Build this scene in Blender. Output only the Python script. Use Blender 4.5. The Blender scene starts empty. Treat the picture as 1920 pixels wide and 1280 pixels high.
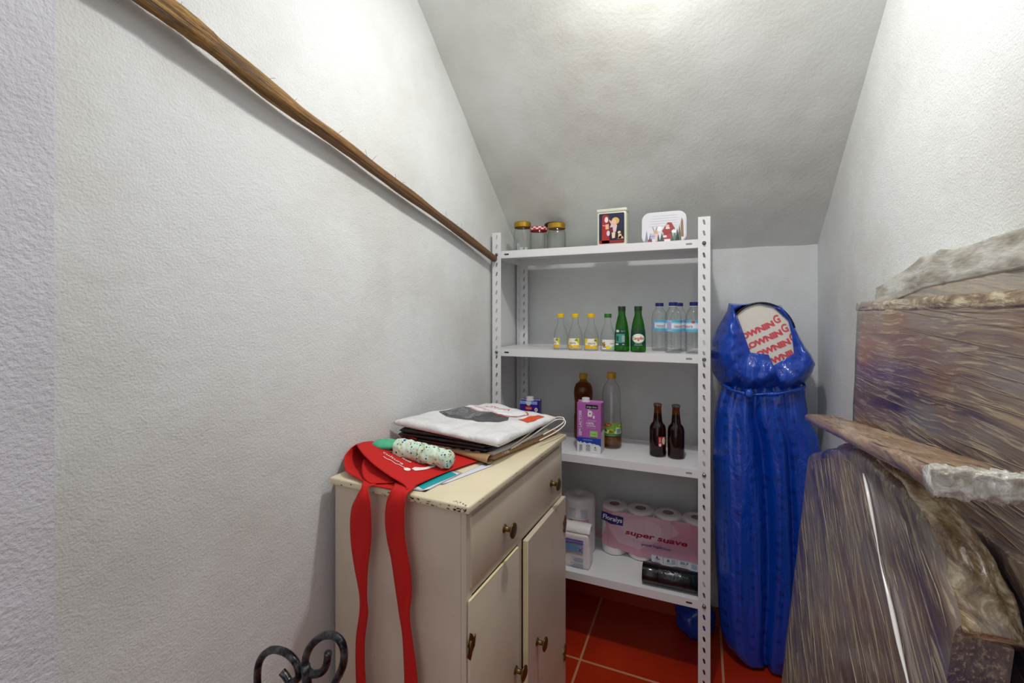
import bpy, bmesh, math, random
from mathutils import Vector, Matrix, noise
random.seed(7)
PI = math.pi
scene = bpy.context.scene
COL = scene.collection
H = 1.233                                   # eye height

# ------------------------------------------------------------------ camera
cd = bpy.data.cameras.new('camera'); cam = bpy.data.objects.new('camera', cd); COL.objects.link(cam)
cam.location = (0, 0, H); cam.rotation_euler = (PI/2, 0, math.radians(22.8))
cd.sensor_width = 36; cd.lens = 15.75; cd.shift_y = -0.026; cd.clip_start = 0.02
scene.camera = cam
# ------------------------------------------------------------------ light
scene.view_settings.view_transform = 'Standard'; scene.view_settings.look = 'None'
scene.view_settings.gamma = 1.0; scene.view_settings.use_curve_mapping = False
scene.view_settings.exposure = 0.17
w = bpy.data.worlds.new('world'); scene.world = w; w.use_nodes = True
w.node_tree.nodes['Background'].inputs[0].default_value = (0.95, 0.965, 0.99, 1)
w.node_tree.nodes['Background'].inputs[1].default_value = 0.80
ld = bpy.data.lights.new('ceiling_bulb', 'POINT'); ld.shadow_soft_size = 0.038; ld.energy = 6.5
ld.color = (1.0, 0.975, 0.95)
lo = bpy.data.objects.new('ceiling_bulb', ld); COL.objects.link(lo); lo.location = (-0.12, 0.92, 2.11)
sd = bpy.data.lights.new('ceiling_lamp_disk', 'AREA'); sd.shape = 'DISK'; sd.size = 0.08; sd.energy = 5.5; sd.color = (1.0, 0.975, 0.95)
so = bpy.data.objects.new('ceiling_lamp_disk', sd); COL.objects.link(so); so.location = (-0.12, 0.92, 2.16); so.rotation_euler = (math.radians(-10), 0, 0)

# ------------------------------------------------------------------ materials
MATS = {}
def lin(c):
    if isinstance(c, str):
        c = tuple(int(c[i:i+2], 16)/255 for i in (0, 2, 4))
    return tuple((x/12.92 if x <= .04045 else ((x+.055)/1.055)**2.4) for x in c) + (1,)
def mat(name, c, rough=.5, metal=0, **k):
    if name in MATS: return MATS[name]
    m = bpy.data.materials.new(name); m.use_nodes = True
    b = m.node_tree.nodes['Principled BSDF']
    b.inputs['Base Color'].default_value = lin(c)
    b.inputs['Roughness'].default_value = rough; b.inputs['Metallic'].default_value = metal
    for kk, v in k.items():
        b.inputs[kk.replace('_', ' ')].default_value = v
    MATS[name] = m
    return m
def ink(c, rough=.45): return mat('ink_'+c+('%02d' % int(rough*100)), c, rough)
class NT:
    def __init__(s, m): s.m = m; s.t = m.node_tree; s.b = s.t.nodes.get('Principled BSDF')
    def n(s, typ, **k):
        x = s.t.nodes.new(typ)
        for a, v in k.items():
            if a.startswith('i_'):
                key = a[2:].replace('_', ' '); key = int(key) if key.isdigit() else key
                x.inputs[key].default_value = v
            else: setattr(x, a, v)
        return x
    def l(s, a, b): s.t.links.new(a, b)
    def coord(s, scale=(1, 1, 1), rot=(0, 0, 0), kind='Object'):
        c = s.n('ShaderNodeTexCoord'); mp = s.n('ShaderNodeMapping')
        mp.inputs['Scale'].default_value = scale; mp.inputs['Rotation'].default_value = rot
        s.l(c.outputs[kind], mp.inputs['Vector']); return mp.outputs[0]
    def noise(s, vec, scale, detail=3, rough=.5, dist=0):
        x = s.n('ShaderNodeTexNoise', i_Scale=scale, i_Detail=detail, i_Roughness=rough, i_Distortion=dist)
        s.l(vec, x.inputs['Vector']); return x.outputs['Fac']
    def ramp(s, fac, stops):
        r = s.n('ShaderNodeValToRGB'); e = r.color_ramp.elements
        while len(e) < len(stops): e.new(.5)
        for el, (p, c) in zip(e, stops): el.position = p; el.color = lin(c)
        s.l(fac, r.inputs[0]); return r.outputs[0]
    def mix(s, fac, a, b, blend='MIX'):
        x = s.n('ShaderNodeMix', data_type='RGBA', blend_type=blend)
        for sock, v in ((x.inputs['Factor'], fac), (x.inputs['A'], a), (x.inputs['B'], b)):
            if hasattr(v, 'links'): s.l(v, sock)
            else: sock.default_value = v
        return x.outputs['Result']
    def math(s, op, a, b=0):
        x = s.n('ShaderNodeMath', operation=op)
        for i, v in enumerate((a, b)):
            if hasattr(v, 'links'): s.l(v, x.inputs[i])
            else: x.inputs[i].default_value = v
        return x.outputs[0]
    def bump(s, h, strength, dist=.01, prev=None):
        x = s.n('ShaderNodeBump', i_Strength=strength, i_Distance=dist); s.l(h, x.inputs['Height'])
        if prev: s.l(prev, x.inputs['Normal'])
        s.l(x.outputs[0], s.b.inputs['Normal']); return x.outputs[0]
def plaster(name, c, scale, strength, dirt=True):
    m = mat(name, c, .75); t = NT(m); v = t.coord()
    n1 = t.noise(v, scale, 4, .6); n2 = t.noise(v, scale*.12, 2); n3 = t.noise(v, 9, 3)
    b = t.bump(n1, strength, .004); t.bump(n2, strength*.3, .01, b)
    if dirt:
        n4 = t.noise(v, 2.2, 4, .6)
        rr = t.ramp(n4, [(.3, (.93, .92, .905)), (.55, (1, 1, 1)), (1, (1, 1, 1))])
        t.l(t.mix(1.0, lin(c), rr, 'MULTIPLY'), t.b.inputs['Base Color'])
    return m
M_wall = plaster('wall_plaster', (.882, .895, .892), 260, .5)
M_pier = plaster('near_wall_plaster', (.85, .855, .885), 170, .6)
M_ceil = plaster('ceiling_plaster', (.885, .90, .885), 90, .24)
def tiles():
    m = mat('terracotta_tile', 'b8442a', .32); t = NT(m); v = t.coord()
    br = t.n('ShaderNodeTexBrick', offset=0, squash=1)
    mp = t.n('ShaderNodeMapping'); mp.inputs['Location'].default_value = (.396, -1.572, 0)
    c = t.n('ShaderNodeTexCoord'); t.l(c.outputs['Object'], mp.inputs[0]); t.l(mp.outputs[0], br.inputs['Vector'])
    br.inputs['Scale'].default_value = 1; br.inputs['Mortar Size'].default_value = .0045
    br.inputs['Brick Width'].default_value = .468; br.inputs['Row Height'].default_value = .468
    br.inputs['Mortar Smooth'].default_value = .2
    n = t.noise(v, 5, 4)
    base = t.ramp(n, [(.3, '9e2408'), (.7, 'b5300f')])
    t.l(base, br.inputs['Color1']); t.l(base, br.inputs['Color2'])
    br.inputs['Mortar'].default_value = lin('c08a68')
    t.l(br.outputs['Color'], t.b.inputs['Base Color'])
    inv = t.math('SUBTRACT', 1, br.outputs['Fac']); t.bump(inv, .5, .002)
    return m
M_floor = tiles()
M_steel = mat('white_painted_steel', (.89, .89, .895), .32)
M_bolt = mat('zinc_bolt', (.45, .45, .46), .35, .9)
def paint_cream():
    m = mat('cream_paint', 'd6c7b0', .33); t = NT(m); v = t.coord()
    n = t.noise(v, 6, 3); n2 = t.noise(v, 70, 5, .7)
    base = t.ramp(n, [(.3, 'c6b8a4'), (.7, 'd3c6b2')])
    sp = t.ramp(n2, [(0, (0, 0, 0)), (.725, (0, 0, 0)), (.75, (1, 1, 1))])
    t.l(t.mix(sp, base, lin('6a5238')), t.b.inputs['Base Color'])
    t.bump(t.noise(v, 30, 4), .12, .003)
    return m
M_cream = paint_cream()
M_creamtop = mat('cream_worktop_paint', 'e2d6b6', .36)
_t = NT(M_creamtop); _v = _t.coord(); _n = _t.noise(_v, 4, 5, .6)
_t.l(_t.ramp(_n, [(.3, 'd3c5a0'), (.6, 'e3d8ba')]), _t.b.inputs['Base Color']); _t.bump(_t.noise(_v, 40, 4), .15, .003)
M_litedge = mat('lit_cream_edge', 'e8dcae', .5)  # paler cream paints in the light caught by the door edges
M_chip = mat('chipped_brown_paint', '5a4329', .8)
M_brass = mat('aged_brass', '6e5a32', .32, .85)
M_iron = mat('wrought_iron', '2a2b2d', .3, .75)
_t = NT(M_iron); _v = _t.coord(); _t.l(_t.ramp(_t.noise(_v, 60, 4, .6), [(.4, '1b1c1e'), (.68, '6a6c70')]), _t.b.inputs['Base Color']); _t.bump(_t.noise(_v, 90, 3), .4, .003)
def cloth(name, c, rough=.85, bump=.25, scale=900, **k):
    m = mat(name, c, rough, **k); t = NT(m); v = t.coord()
    b = t.bump(t.noise(v, scale, 2), bump, .001); t.bump(t.noise(v, 45, 3), .25, .004, b); return m
M_red = cloth('red_cotton', 'c20c06')
M_green = cloth('mint_green_cloth', '52b389')
def plastic(name, c, rough=.3, wr=.5, **k):
    m = mat(name, c, rough, **k); t = NT(m); v = t.coord()
    b = t.bump(t.noise(v, 28, 4, .6, .6), wr, .006); return m
M_whiteplastic = plastic('white_plastic_bag', (.88, .88, .88), .35, .8)
M_blackplastic = plastic('black_plastic_bag', '121316', .28, .5)
M_binbag = plastic('dark_blue_bin_bag', '0c1118', .2, .6)
M_tissue = plastic('tissue_wrap', (.90, .885, .88), .35, .5)
M_paper = cloth('brown_paper', 'a5835b', .7, .1, 300)
M_paper_in = mat('brown_paper_inside', '7a5c38', .8)
M_cord = mat('white_paper_cord', 'f0e6dc', .7)

def blue_film():
    m = mat('blue_printed_polythene', '0a49bf', .2); t = NT(m)
    v = t.coord((1, .0, 1)); v3 = t.coord()
    vo = t.n('ShaderNodeTexVoronoi', i_Scale=24, i_Randomness=.25); t.l(v, vo.inputs['Vector'])
    nz = t.noise(v3, 90, 3, .6)
    d = t.math('ADD', vo.outputs['Distance'], t.math('MULTIPLY', nz, .30))
    mk = t.ramp(d, [(.0, (1, 1, 1)), (.36, (1, 1, 1)), (.40, (0, 0, 0))])
    t.l(t.mix(t.math('MULTIPLY', mk, .55), lin('0444b6'), lin('03247a')), t.b.inputs['Base Color'])
    b = t.bump(t.noise(t.coord((1, 1, .35)), 20, 4, .6, 1.4), .9, .010); t.bump(t.noise(t.coord((1, 1, .6)), 75, 3, .6, .8), .4, .003, b)
    t.b.inputs['Coat Weight'].default_value = .4; t.b.inputs['Coat Roughness'].default_value = .12
    t.b.inputs['Emission Strength'].default_value = 0
    return m
M_blue = blue_film()

def thin(name, tint, edge, gloss=.12, rough=.03):
    """single-walled clear glass or plastic: clear when looked through, darker and shinier at the rim"""
    m = bpy.data.materials.new(name); m.use_nodes = True; t = NT(m); nt = m.node_tree
    nt.nodes.remove(t.b); out = nt.nodes['Material Output']
    lw = t.n('ShaderNodeLayerWeight', i_Blend=.35)
    tr = t.n('ShaderNodeBsdfTransparent'); gl = t.n('ShaderNodeBsdfGlossy', i_Roughness=rough)
    gl.inputs['Color'].default_value = (1, 1, 1, 1)
    col = t.mix(t.math('POWER', lw.outputs['Facing'], 2.6), lin(tint), lin(edge)); t.l(col, tr.inputs['Color'])
    f = t.math('MULTIPLY', t.math('POWER', lw.outputs['Facing'], 3.0), .45)
    f = t.math('ADD', f, gloss)
    mx = t.n('ShaderNodeMixShader'); t.l(f, mx.inputs[0]); t.l(tr.outputs[0], mx.inputs[1]); t.l(gl.outputs[0], mx.inputs[2])
    t.l(mx.outputs[0], out.inputs[0]); MATS[name] = m
    return m
M_glass = thin('clear_glass', (.99, .995, .99), (.55, .59, .57), .035)
M_pet = thin('clear_plastic_bottle', (.985, .99, .99), (.60, .63, .63), .05, .04)
M_greenglass = thin('green_glass', '6cc050', '1c5a18', .035)
M_amber = thin('amber_glass', 'c48c4e', '3a1c08', .04)
M_oilfill = thin('cooking_oil', 'dab45e', 'a87a28', .02)
M_darkoil = thin('dark_oil', 'dcb868', '8a6420', .03)
M_water = mat('water_fill', (.97, .98, .98), .0, Transmission_Weight=1.0, IOR=1.18)
M_shrink = thin('clear_shrink_wrap', (.97, .97, .97), (.75, .75, .75), .07, .12)

def wrapped(name, rot, stops, sc=(1, 1, 1), axis='X', scale=9, warm=None, rough=.3, wob_=.03, sheen=0):
    """dark boards seen through stretch film, streaks along one direction, grey sheen painted in"""
    m = mat(name, '6b584c', rough); t = NT(m)
    st = {'X': (.035, 1, 1), 'Y': (1, .035, 1), 'Z': (1, 1, .035)}[axis]
    c = t.n('ShaderNodeTexCoord')
    mp0 = t.n('ShaderNodeMapping'); mp0.inputs['Rotation'].default_value = rot; t.l(c.outputs['Object'], mp0.inputs[0])
    wob = t.n('ShaderNodeTexNoise', i_Scale=5, i_Detail=2); t.l(c.outputs['Object'], wob.inputs['Vector'])
    addv = t.n('ShaderNodeVectorMath', operation='MULTIPLY_ADD'); t.l(wob.outputs['Color'], addv.inputs[0])
    addv.inputs[1].default_value = (wob_,)*3; t.l(mp0.outputs[0], addv.inputs[2])
    mp = t.n('ShaderNodeMapping'); mp.inputs['Scale'].default_value = st; t.l(addv.outputs[0], mp.inputs[0])
    n1 = t.noise(mp.outputs[0], scale, 4, .6); n2 = t.noise(mp.outputs[0], scale*5, 5, .7); n3 = t.noise(mp.outputs[0], scale*16, 3, .7)
    big = t.noise(t.coord(), 4.5, 3)
    col = t.ramp(t.math('ADD', t.math('MULTIPLY', n1, .6), t.math('MULTIPLY', n2, .4)), stops)
    if warm:
        w_ = t.ramp(big, [(.42, (0, 0, 0)), (.66, (1, 1, 1))])
        col = t.mix(t.math('MULTIPLY', w_, .6), col, lin(warm))
    if sheen:  # grey patches put the film's reflective sheen into the colour
        hz_ = t.ramp(t.noise(t.coord((1, 1, 2.2)), 3.1, 2), [(.45, (0, 0, 0)), (.62, (1, 1, 1))])
        col = t.mix(t.math('MULTIPLY', hz_, sheen), col, lin('8f9090'))
    hl = t.ramp(n2, [(.0, (0, 0, 0)), (.56, (0, 0, 0)), (.66, (1, 1, 1))])
    col = t.mix(t.math('MULTIPLY', hl, .55), col, lin('b5a287'))
    fine = t.ramp(n3, [(.0, (0, 0, 0)), (.54, (0, 0, 0)), (.62, (1, 1, 1))])
    col = t.mix(t.math('MULTIPLY', fine, .5), col, lin('c9b89c'))
    t.l(col, t.b.inputs['Base Color'])
    b = t.bump(n1, .5, .008); b = t.bump(n2, .5, .004, b); t.bump(n3, .3, .002, b)
    t.b.inputs['Coat Weight'].default_value = .6; t.b.inputs['Coat Roughness'].default_value = .16
    return m
ST1 = [(.38, '2e2140'), (.45, '5c4a4e'), (.52, '7f6c60'), (.60, '93826f'), (.68, '9fa09a')]
ST2 = [(.38, '2b2350'), (.44, '4c4148'), (.53, '6a5d5c'), (.62, '85766c'), (.70, '9a8c7e')]
M_wrapA = wrapped('film_wrapped_board_lengthwise', (.0, 0, 0), ST1, axis='Y', scale=11, warm='8a5a33', sheen=.6)
M_wrapA.node_tree.nodes  # keep
M_wrapB = wrapped('film_wrapped_board_grey', (-.15, 0, 0), [(.38, '6d6258'), (.5, '979085'), (.62, 'b5ad9f')], axis='Y', scale=9)
M_wrapD = wrapped('film_wrapped_board_diagonal', (-.60, 0, 0), ST2, axis='Y', scale=11, warm='7a5c45', sheen=.3)
M_wrapE = wrapped('film_wrapped_board_brown', (-.5, 0, 0), ST1, axis='Y', scale=9)
M_plank = wrapped('film_wrapped_plank_tan', (0, 0, 0), [(.38, '6f5442'), (.5, 'a8875f'), (.62, 'cdb18a')], axis='Y', scale=26)
M_film = mat('bunched_clear_film', (.80, .78, .70), .18, Transmission_Weight=.25, IOR=1.3)
_t = NT(M_film); _v = _t.coord(); _b = _t.bump(_t.noise(_v, 60, 4, .6, .6), .7, .005)
_t.l(_t.ramp(_t.noise(_v, 40, 4, .7, 1.2), [(.35, 'a29a88'), (.5, 'd0ccc0'), (.62, 'f6f6f2')]), _t.b.inputs['Base Color'])  # whitish ramp stops paint in the film's silver highlights
M_filmpale = mat('pale_dusty_film', 'c3beb0', .25, Coat_Weight=.6)
_t = NT(M_filmpale); _v = _t.coord((1, .25, 1), (-.2, 0, 0)); _b = _t.bump(_t.noise(_v, 50, 4, .6, .4), .6, .005)
_t.l(_t.ramp(_t.noise(_v, 40, 4, .6, .4), [(.36, '948c7c'), (.5, 'b9b5a8'), (.62, 'd6d5cd')]), _t.b.inputs['Base Color'])
M_filmtan = mat('bunched_tan_film', 'a89678', .2, Coat_Weight=.8, Coat_Roughness=.1)
_t = NT(M_filmtan); _v = _t.coord((1, .3, 1)); _b = _t.bump(_t.noise(_v, 60, 4, .6, .8), .8, .006)
_t.l(_t.ramp(_t.noise(_v, 45, 4, .7, .9), [(.36, '6b5240'), (.5, '9a8464'), (.62, 'cfc4a6')]), _t.b.inputs['Base Color'])
M_filmstrip = mat('white_film_seam', (.92, .91, .9), .12)
def wood_pole():
    m = mat('peeled_branch_wood', '8a6430', .5); t = NT(m)
    v = t.coord((1, .055, 1), (0, 0, 0), 'UV')
    c = t.n('ShaderNodeTexCoord'); mp = t.n('ShaderNodeMapping'); mp.inputs['Scale'].default_value = (3.2, 9, 1)
    t.l(c.outputs['UV'], mp.inputs[0])
    n1 = t.noise(mp.outputs[0], 1.6, 5, .6, .5); n2 = t.noise(mp.outputs[0], 6, 5, .7, .3); pos = t.noise(t.coord(), 7, 3)
    col = t.ramp(n1, [(.3, '5a3a1c'), (.42, '7d5a2c'), (.52, 'a67a35'), (.62, 'c49a52'), (.75, '8e6330')])
    dk = t.ramp(n2, [(.0, '3b2413'), (.36, '57391f'), (.48, 'ffffff'), (1, 'ffffff')])
    col = t.mix(.75, col, dk, 'MULTIPLY')
    sep = t.n('ShaderNodeSeparateXYZ'); t.l(c.outputs['UV'], sep.inputs[0])
    col = t.mix(t.math('MULTIPLY', t.ramp(t.noise(mp.outputs[0], 3.1, 4, .7, 1.5), [(.40, (1, 1, 1)), (.47, (0, 0, 0))]), .7), col, lin('3a2412'))
    far = t.ramp(t.math('ADD', sep.outputs[0], t.math('MULTIPLY', pos, .35)), [(.55, (0, 0, 0)), (.95, (1, 1, 1))])
    col = t.mix(t.math('MULTIPLY', far, .75), col, lin('6b4a36'))
    t.l(col, t.b.inputs['Base Color']); b = t.bump(n1, .7, .01); t.bump(n2, .6, .004, b)
    return m
M_pole = wood_pole()
def terrazzo():
    m = mat('dotted_mint_cotton', 'cfe8d2', .8); t = NT(m); v = t.coord()
    col = lin('cfe6d0')
    for sc, thr, cs, off in ((95, .20, ['e0a526', '2c7f86', '1f4f92', 'e5b84a', '3f9a74'], 0), (170, .24, ['1c3f7a', '2c8c7a', 'd99a2a', 'f0b7a8', '26557f'], 3)):
        mp = t.n('ShaderNodeMapping'); mp.inputs['Location'].default_value = (off, off*.7, 0); t.l(v, mp.inputs[0])
        vo = t.n('ShaderNodeTexVoronoi', i_Scale=sc, i_Randomness=.9); t.l(mp.outputs[0], vo.inputs['Vector'])
        sp = t.n('ShaderNodeSeparateColor'); t.l(vo.outputs['Color'], sp.inputs[0])
        cr = t.ramp(sp.outputs[0], [((i)/len(cs), c) for i, c in enumerate(cs)]); 
        cr.node.color_ramp.interpolation = 'CONSTANT'
        mk = t.math('LESS_THAN', vo.outputs['Distance'], t.math('MULTIPLY', sp.outputs[1], thr*1.9))
        col = t.mix(mk, col, cr)
    t.l(col, t.b.inputs['Base Color']); t.bump(t.noise(v, 60, 3), .3, .003)
    return m
M_terr = terrazzo()

# ------------------------------------------------------------------ building helpers
def link(name, me, m, parent=None, smooth=False):
    o = bpy.data.objects.new(name, me); COL.objects.link(o)
    for x in (m if isinstance(m, (list, tuple)) else [m]): me.materials.append(x)
    if parent: o.parent = parent
    if smooth:
        for p in me.polygons: p.use_smooth = True
    return o
def obj(name, bm, m, parent=None, smooth=False, auto=None):
    me = bpy.data.meshes.new(name)
    bmesh.ops.recalc_face_normals(bm, faces=bm.faces)
    if auto:
        for f in bm.faces: f.smooth = True
        for e in bm.edges:
            if len(e.link_faces) == 2 and e.calc_face_angle(0) > math.radians(auto): e.smooth = False
    bm.to_mesh(me); bm.free()
    return link(name, me, m, parent, smooth)
def tag(o, label, cat, group=None, kind=None):
    o['label'] = label; o['category'] = cat
    if group: o['group'] = group
    if kind: o['kind'] = kind
    return o
def struct(o): o['kind'] = 'structure'; return o
def thing(name, label, cat, loc=(0, 0, 0), rz=0, group=None):
    o = bpy.data.objects.new(name, None); COL.objects.link(o); o.empty_display_size = .05
    o.location = loc; o.rotation_euler = (0, 0, rz); return tag(o, label, cat, group)
def copy_tree(o, parent=None):
    c = o.copy(); COL.objects.link(c)
    if parent: c.parent = parent
    for ch in list(o.children): copy_tree(ch, c)
    return c
def box(bm, x0, x1, y0, y1, z0, z1, bev=0, seg=1):
    vs = [bm.verts.new((x, y, z)) for z in (z0, z1) for y in (y0, y1) for x in (x0, x1)]
    fs = [bm.faces.new([vs[i] for i in f]) for f in ((0, 2, 3, 1), (4, 5, 7, 6), (0, 1, 5, 4), (2, 6, 7, 3), (0, 4, 6, 2), (1, 3, 7, 5))]
    if bev:
        es = set(e for f in fs for e in f.edges)
        bmesh.ops.bevel(bm, geom=list(es), offset=bev, segments=seg, affect='EDGES', profile=.5)
def bxo(name, m, parent, *a, bev=0, seg=2):
    bm = bmesh.new(); box(bm, *a, bev=bev, seg=seg); return obj(name, bm, m, parent, auto=40 if bev else None)
def lathe(prof, n=40, cx=0, cy=0, bm=None, ripple=None):
    bm = bm or bmesh.new(); rings = []
    for r, z in prof:
        if r < 1e-5: rings.append([bm.verts.new((cx, cy, z))])
        else:
            ring = []
            for i in range(n):
                a = 2*PI*i/n; rr = r*(1+(ripple(a, z) if ripple else 0))
                ring.append(bm.verts.new((cx+rr*math.cos(a), cy+rr*math.sin(a), z)))
            rings.append(ring)
    for A, B in zip(rings, rings[1:]):
        if len(A) == 1 and len(B) == 1: continue
        for i in range(n):
            j = (i+1) % n
            if len(A) == 1: bm.faces.new((A[0], B[i], B[j]))
            elif len(B) == 1: bm.faces.new((A[i], A[j], B[0]))
            else: bm.faces.new((A[i], A[j], B[j], B[i]))
    return bm
def catmull(pts, k=8):
    P = [Vector(p) for p in pts]; P = [2*P[0]-P[1]] + P + [2*P[-1]-P[-2]]; out = []
    for i in range(1, len(P)-2):
        for j in range(k):
            t = j/k; a, b, c, d = P[i-1], P[i], P[i+1], P[i+2]
            out.append(.5*((2*b)+(c-a)*t+(2*a-5*b+4*c-d)*t*t+(-a+3*b-3*c+d)*t**3))
    out.append(P[-2]); return out
def tube(pts, rad, n=12, bm=None, cap=True, sq=None, uv=False):
    bm = bm or bmesh.new(); rings = []; up = Vector((0.13, .27, 1)).normalized()
    lay = bm.loops.layers.uv.verify() if uv else None
    N = len(pts)
    for i, p in enumerate(pts):
        t = (pts[min(i+1, N-1)]-pts[max(i-1, 0)]).normalized()
        a = up.cross(t).normalized(); b = t.cross(a).normalized(); up = b
        r = rad(i/(N-1)) if callable(rad) else rad
        ring = []
        for k in range(n):
            th = 2*PI*k/n; rr = r*(sq(i/(N-1), th) if sq else 1)
            ring.append(bm.verts.new(p+a*rr*math.cos(th)+b*rr*math.sin(th)))
        rings.append(ring)
    for q, (A, B) in enumerate(zip(rings, rings[1:])):
        for i in range(n):
            f = bm.faces.new((A[i], A[(i+1) % n], B[(i+1) % n], B[i]))
            if uv:
                for lp, (uu, vv) in zip(f.loops, ((q, i), (q, i+1), (q+1, i+1), (q+1, i))):
                    lp[lay].uv = (uu/(N-1), vv/n)
    if cap: bm.faces.new(rings[0]); bm.faces.new(rings[-1])
    return bm
def grid(bm, nu, nv, f, flip=False):
    vs = [[bm.verts.new(f(i/nu, j/nv)) for j in range(nv+1)] for i in range(nu+1)]
    for i in range(nu):
        for j in range(nv): bm.faces.new((vs[i][j], vs[i+1][j], vs[i+1][j+1], vs[i][j+1]))
    return vs
def nz(x, y, z=0, s=1.0): return noise.noise(Vector((x*s, y*s, z*s)))
def rough_box(name, m, parent, size, amp=.002, seed=0, step=.03, rnd=.008, fine=.0):
    """box grown from a grid, rounded and dented like something wrapped"""
    bm = bmesh.new(); X, Y, Z = size
    nx, ny, nzz = [max(3, min(40, int(s/step))) for s in size]
    cache = {}
    def v(i, j, k):
        if (i, j, k) not in cache:
            p = Vector((X*i/nx, Y*j/ny, Z*k/nzz)); q = Vector(p)
            c = Vector([min(max(q[a], rnd), size[a]-rnd) for a in range(3)])
            d = q-c
            if d.length > 1e-9: q = c+d.normalized()*min(d.length, rnd) if d.length > rnd else q
            n_ = Vector((nz(p.x+seed, p.y, p.z, 9), nz(p.x, p.y+seed+5, p.z, 9), nz(p.x, p.y, p.z+seed+9, 9)))
            n2 = Vector((nz(p.x+seed, p.y, p.z, 38), nz(p.x, p.y+seed+5, p.z, 38), nz(p.x, p.y, p.z+seed+9, 38)))
            cache[(i, j, k)] = bm.verts.new(q+n_*amp+n2*fine)
        return cache[(i, j, k)]
    for i in range(nx):
        for j in range(ny):
            for k in (0, nzz): bm.faces.new((v(i, j, k), v(i+1, j, k), v(i+1, j+1, k), v(i, j+1, k)))
    for i in range(nx):
        for k in range(nzz):
            for j in (0, ny): bm.faces.new((v(i, j, k), v(i+1, j, k), v(i+1, j, k+1), v(i, j, k+1)))
    for j in range(ny):
        for k in range(nzz):
            for i in (0, nx): bm.faces.new((v(i, j, k), v(i, j+1, k), v(i, j+1, k+1), v(i, j, k+1)))
    return obj(name, bm, m, parent, smooth=True)

# flat artwork (print, lettering) laid on a surface through a mapping
TEXT = {}
def text_mesh(s, bold=0):
    key = (s, bold)
    if key in TEXT: return TEXT[key]
    cu = bpy.data.curves.new('t', 'FONT'); cu.body = s; cu.size = 1; cu.resolution_u = 3; cu.offset = bold
    o = bpy.data.objects.new('t', cu); COL.objects.link(o)
    dg = bpy.context.evaluated_depsgraph_get(); me = bpy.data.meshes.new_from_object(o.evaluated_get(dg))
    V = [tuple(v.co[:2]) for v in me.vertices]; F = [tuple(p.vertices) for p in me.polygons]
    bpy.data.objects.remove(o); bpy.data.curves.remove(cu); bpy.data.meshes.remove(me)
    TEXT[key] = (V, F); return TEXT[key]
class Art:
    def __init__(s): s.items = []
    def poly(s, pts, c, lv=0): s.items.append(('p', [tuple(p) for p in pts], None, c, lv)); return s
    def rect(s, x0, y0, x1, y1, c, lv=0): return s.poly([(x0, y0), (x1, y0), (x1, y1), (x0, y1)], c, lv)
    def ell(s, cx, cy, rx, ry, c, lv=1, n=20): return s.poly([(cx+rx*math.cos(2*PI*i/n), cy+ry*math.sin(2*PI*i/n)) for i in range(n)], c, lv)
    def rrect(s, x0, y0, x1, y1, r, c, lv=0):
        pts = []
        for cx, cy, a0 in ((x1-r, y0+r, -PI/2), (x1-r, y1-r, 0), (x0+r, y1-r, PI/2), (x0+r, y0+r, PI)):
            pts += [(cx+r*math.cos(a0+i*PI/8), cy+r*math.sin(a0+i*PI/8)) for i in range(5)]
        return s.poly(pts, c, lv)
    def line(s, pts, wd, c, lv=1):
        for (ax, ay), (bx, by) in zip(pts, pts[1:]):
            d = math.hypot(bx-ax, by-ay) or 1; nx, ny = -(by-ay)/d*wd/2, (bx-ax)/d*wd/2
            s.poly([(ax+nx, ay+ny), (ax-nx, ay-ny), (bx-nx, by-ny), (bx+nx, by+ny)], c, lv)
        return s
    def text(s, t, x, y, w=None, h=.01, c='000000', lv=2, rot=0, bold=.0, shear=0):
        """centred at x, y; h is the cap height, w the full width"""
        V, F = text_mesh(t, bold)
        xs = [v[0] for v in V]; x0, x1 = min(xs), max(xs); sy = h/.72; sx = w/(x1-x0) if w else sy
        ca, sa = math.cos(rot), math.sin(rot); P = []
        for a, b in V:
            px_, py_ = (a-(x0+x1)/2)*sx+shear*(b*sy-h/2), b*sy-h/2
            P.append((x+px_*ca-py_*sa, y+px_*sa+py_*ca))
        s.items.append(('m', P, F, c, lv)); return s
    def build(s, name, parent, f, sub=None, rough=.4, eps=.00025, base=.0003):
        bm = bmesh.new(); mats = []
        for kind, P, F, c, lv in s.items:
            m = ink(c, rough)
            if m not in mats: mats.append(m)
            mi = mats.index(m)
            t = bmesh.new(); vs = [t.verts.new((a, b, 0)) for a, b in P]
            for fa in ([tuple(range(len(P)))] if kind == 'p' else F):
                try: t.faces.new([vs[i] for i in fa])
                except ValueError: pass
            if kind == 'p' and len(P) > 4: bmesh.ops.triangulate(t, faces=t.faces[:])
            if sub and t.verts:
                for ax in (0, 1):
                    lo_ = min(v.co[ax] for v in t.verts); hi = max(v.co[ax] for v in t.verts)
                    q = math.floor(lo_/sub)+1
                    while q*sub < hi:
                        co = Vector((0, 0, 0)); co[ax] = q*sub; no = Vector((0, 0, 0)); no[ax] = 1
                        bmesh.ops.bisect_plane(t, geom=t.verts[:]+t.edges[:]+t.faces[:], plane_co=co, plane_no=no, dist=1e-6)
                        q += 1
            mp = {}
            for v in t.verts: mp[v] = bm.verts.new(f(v.co.x, v.co.y, base+lv*eps))
            for fa in t.faces:
                try: nf = bm.faces.new([mp[v] for v in fa.verts]); nf.material_index = mi
                except ValueError: pass
            t.free()
        me = bpy.data.meshes.new(name); bm.to_mesh(me); bm.free()
        return link(name, me, mats, parent)
def flat(o, ux, uy):
    o, ux, uy = Vector(o), Vector(ux).normalized(), Vector(uy).normalized(); n = ux.cross(uy)
    return lambda x, y, d: o+ux*x+uy*y+n*d
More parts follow.
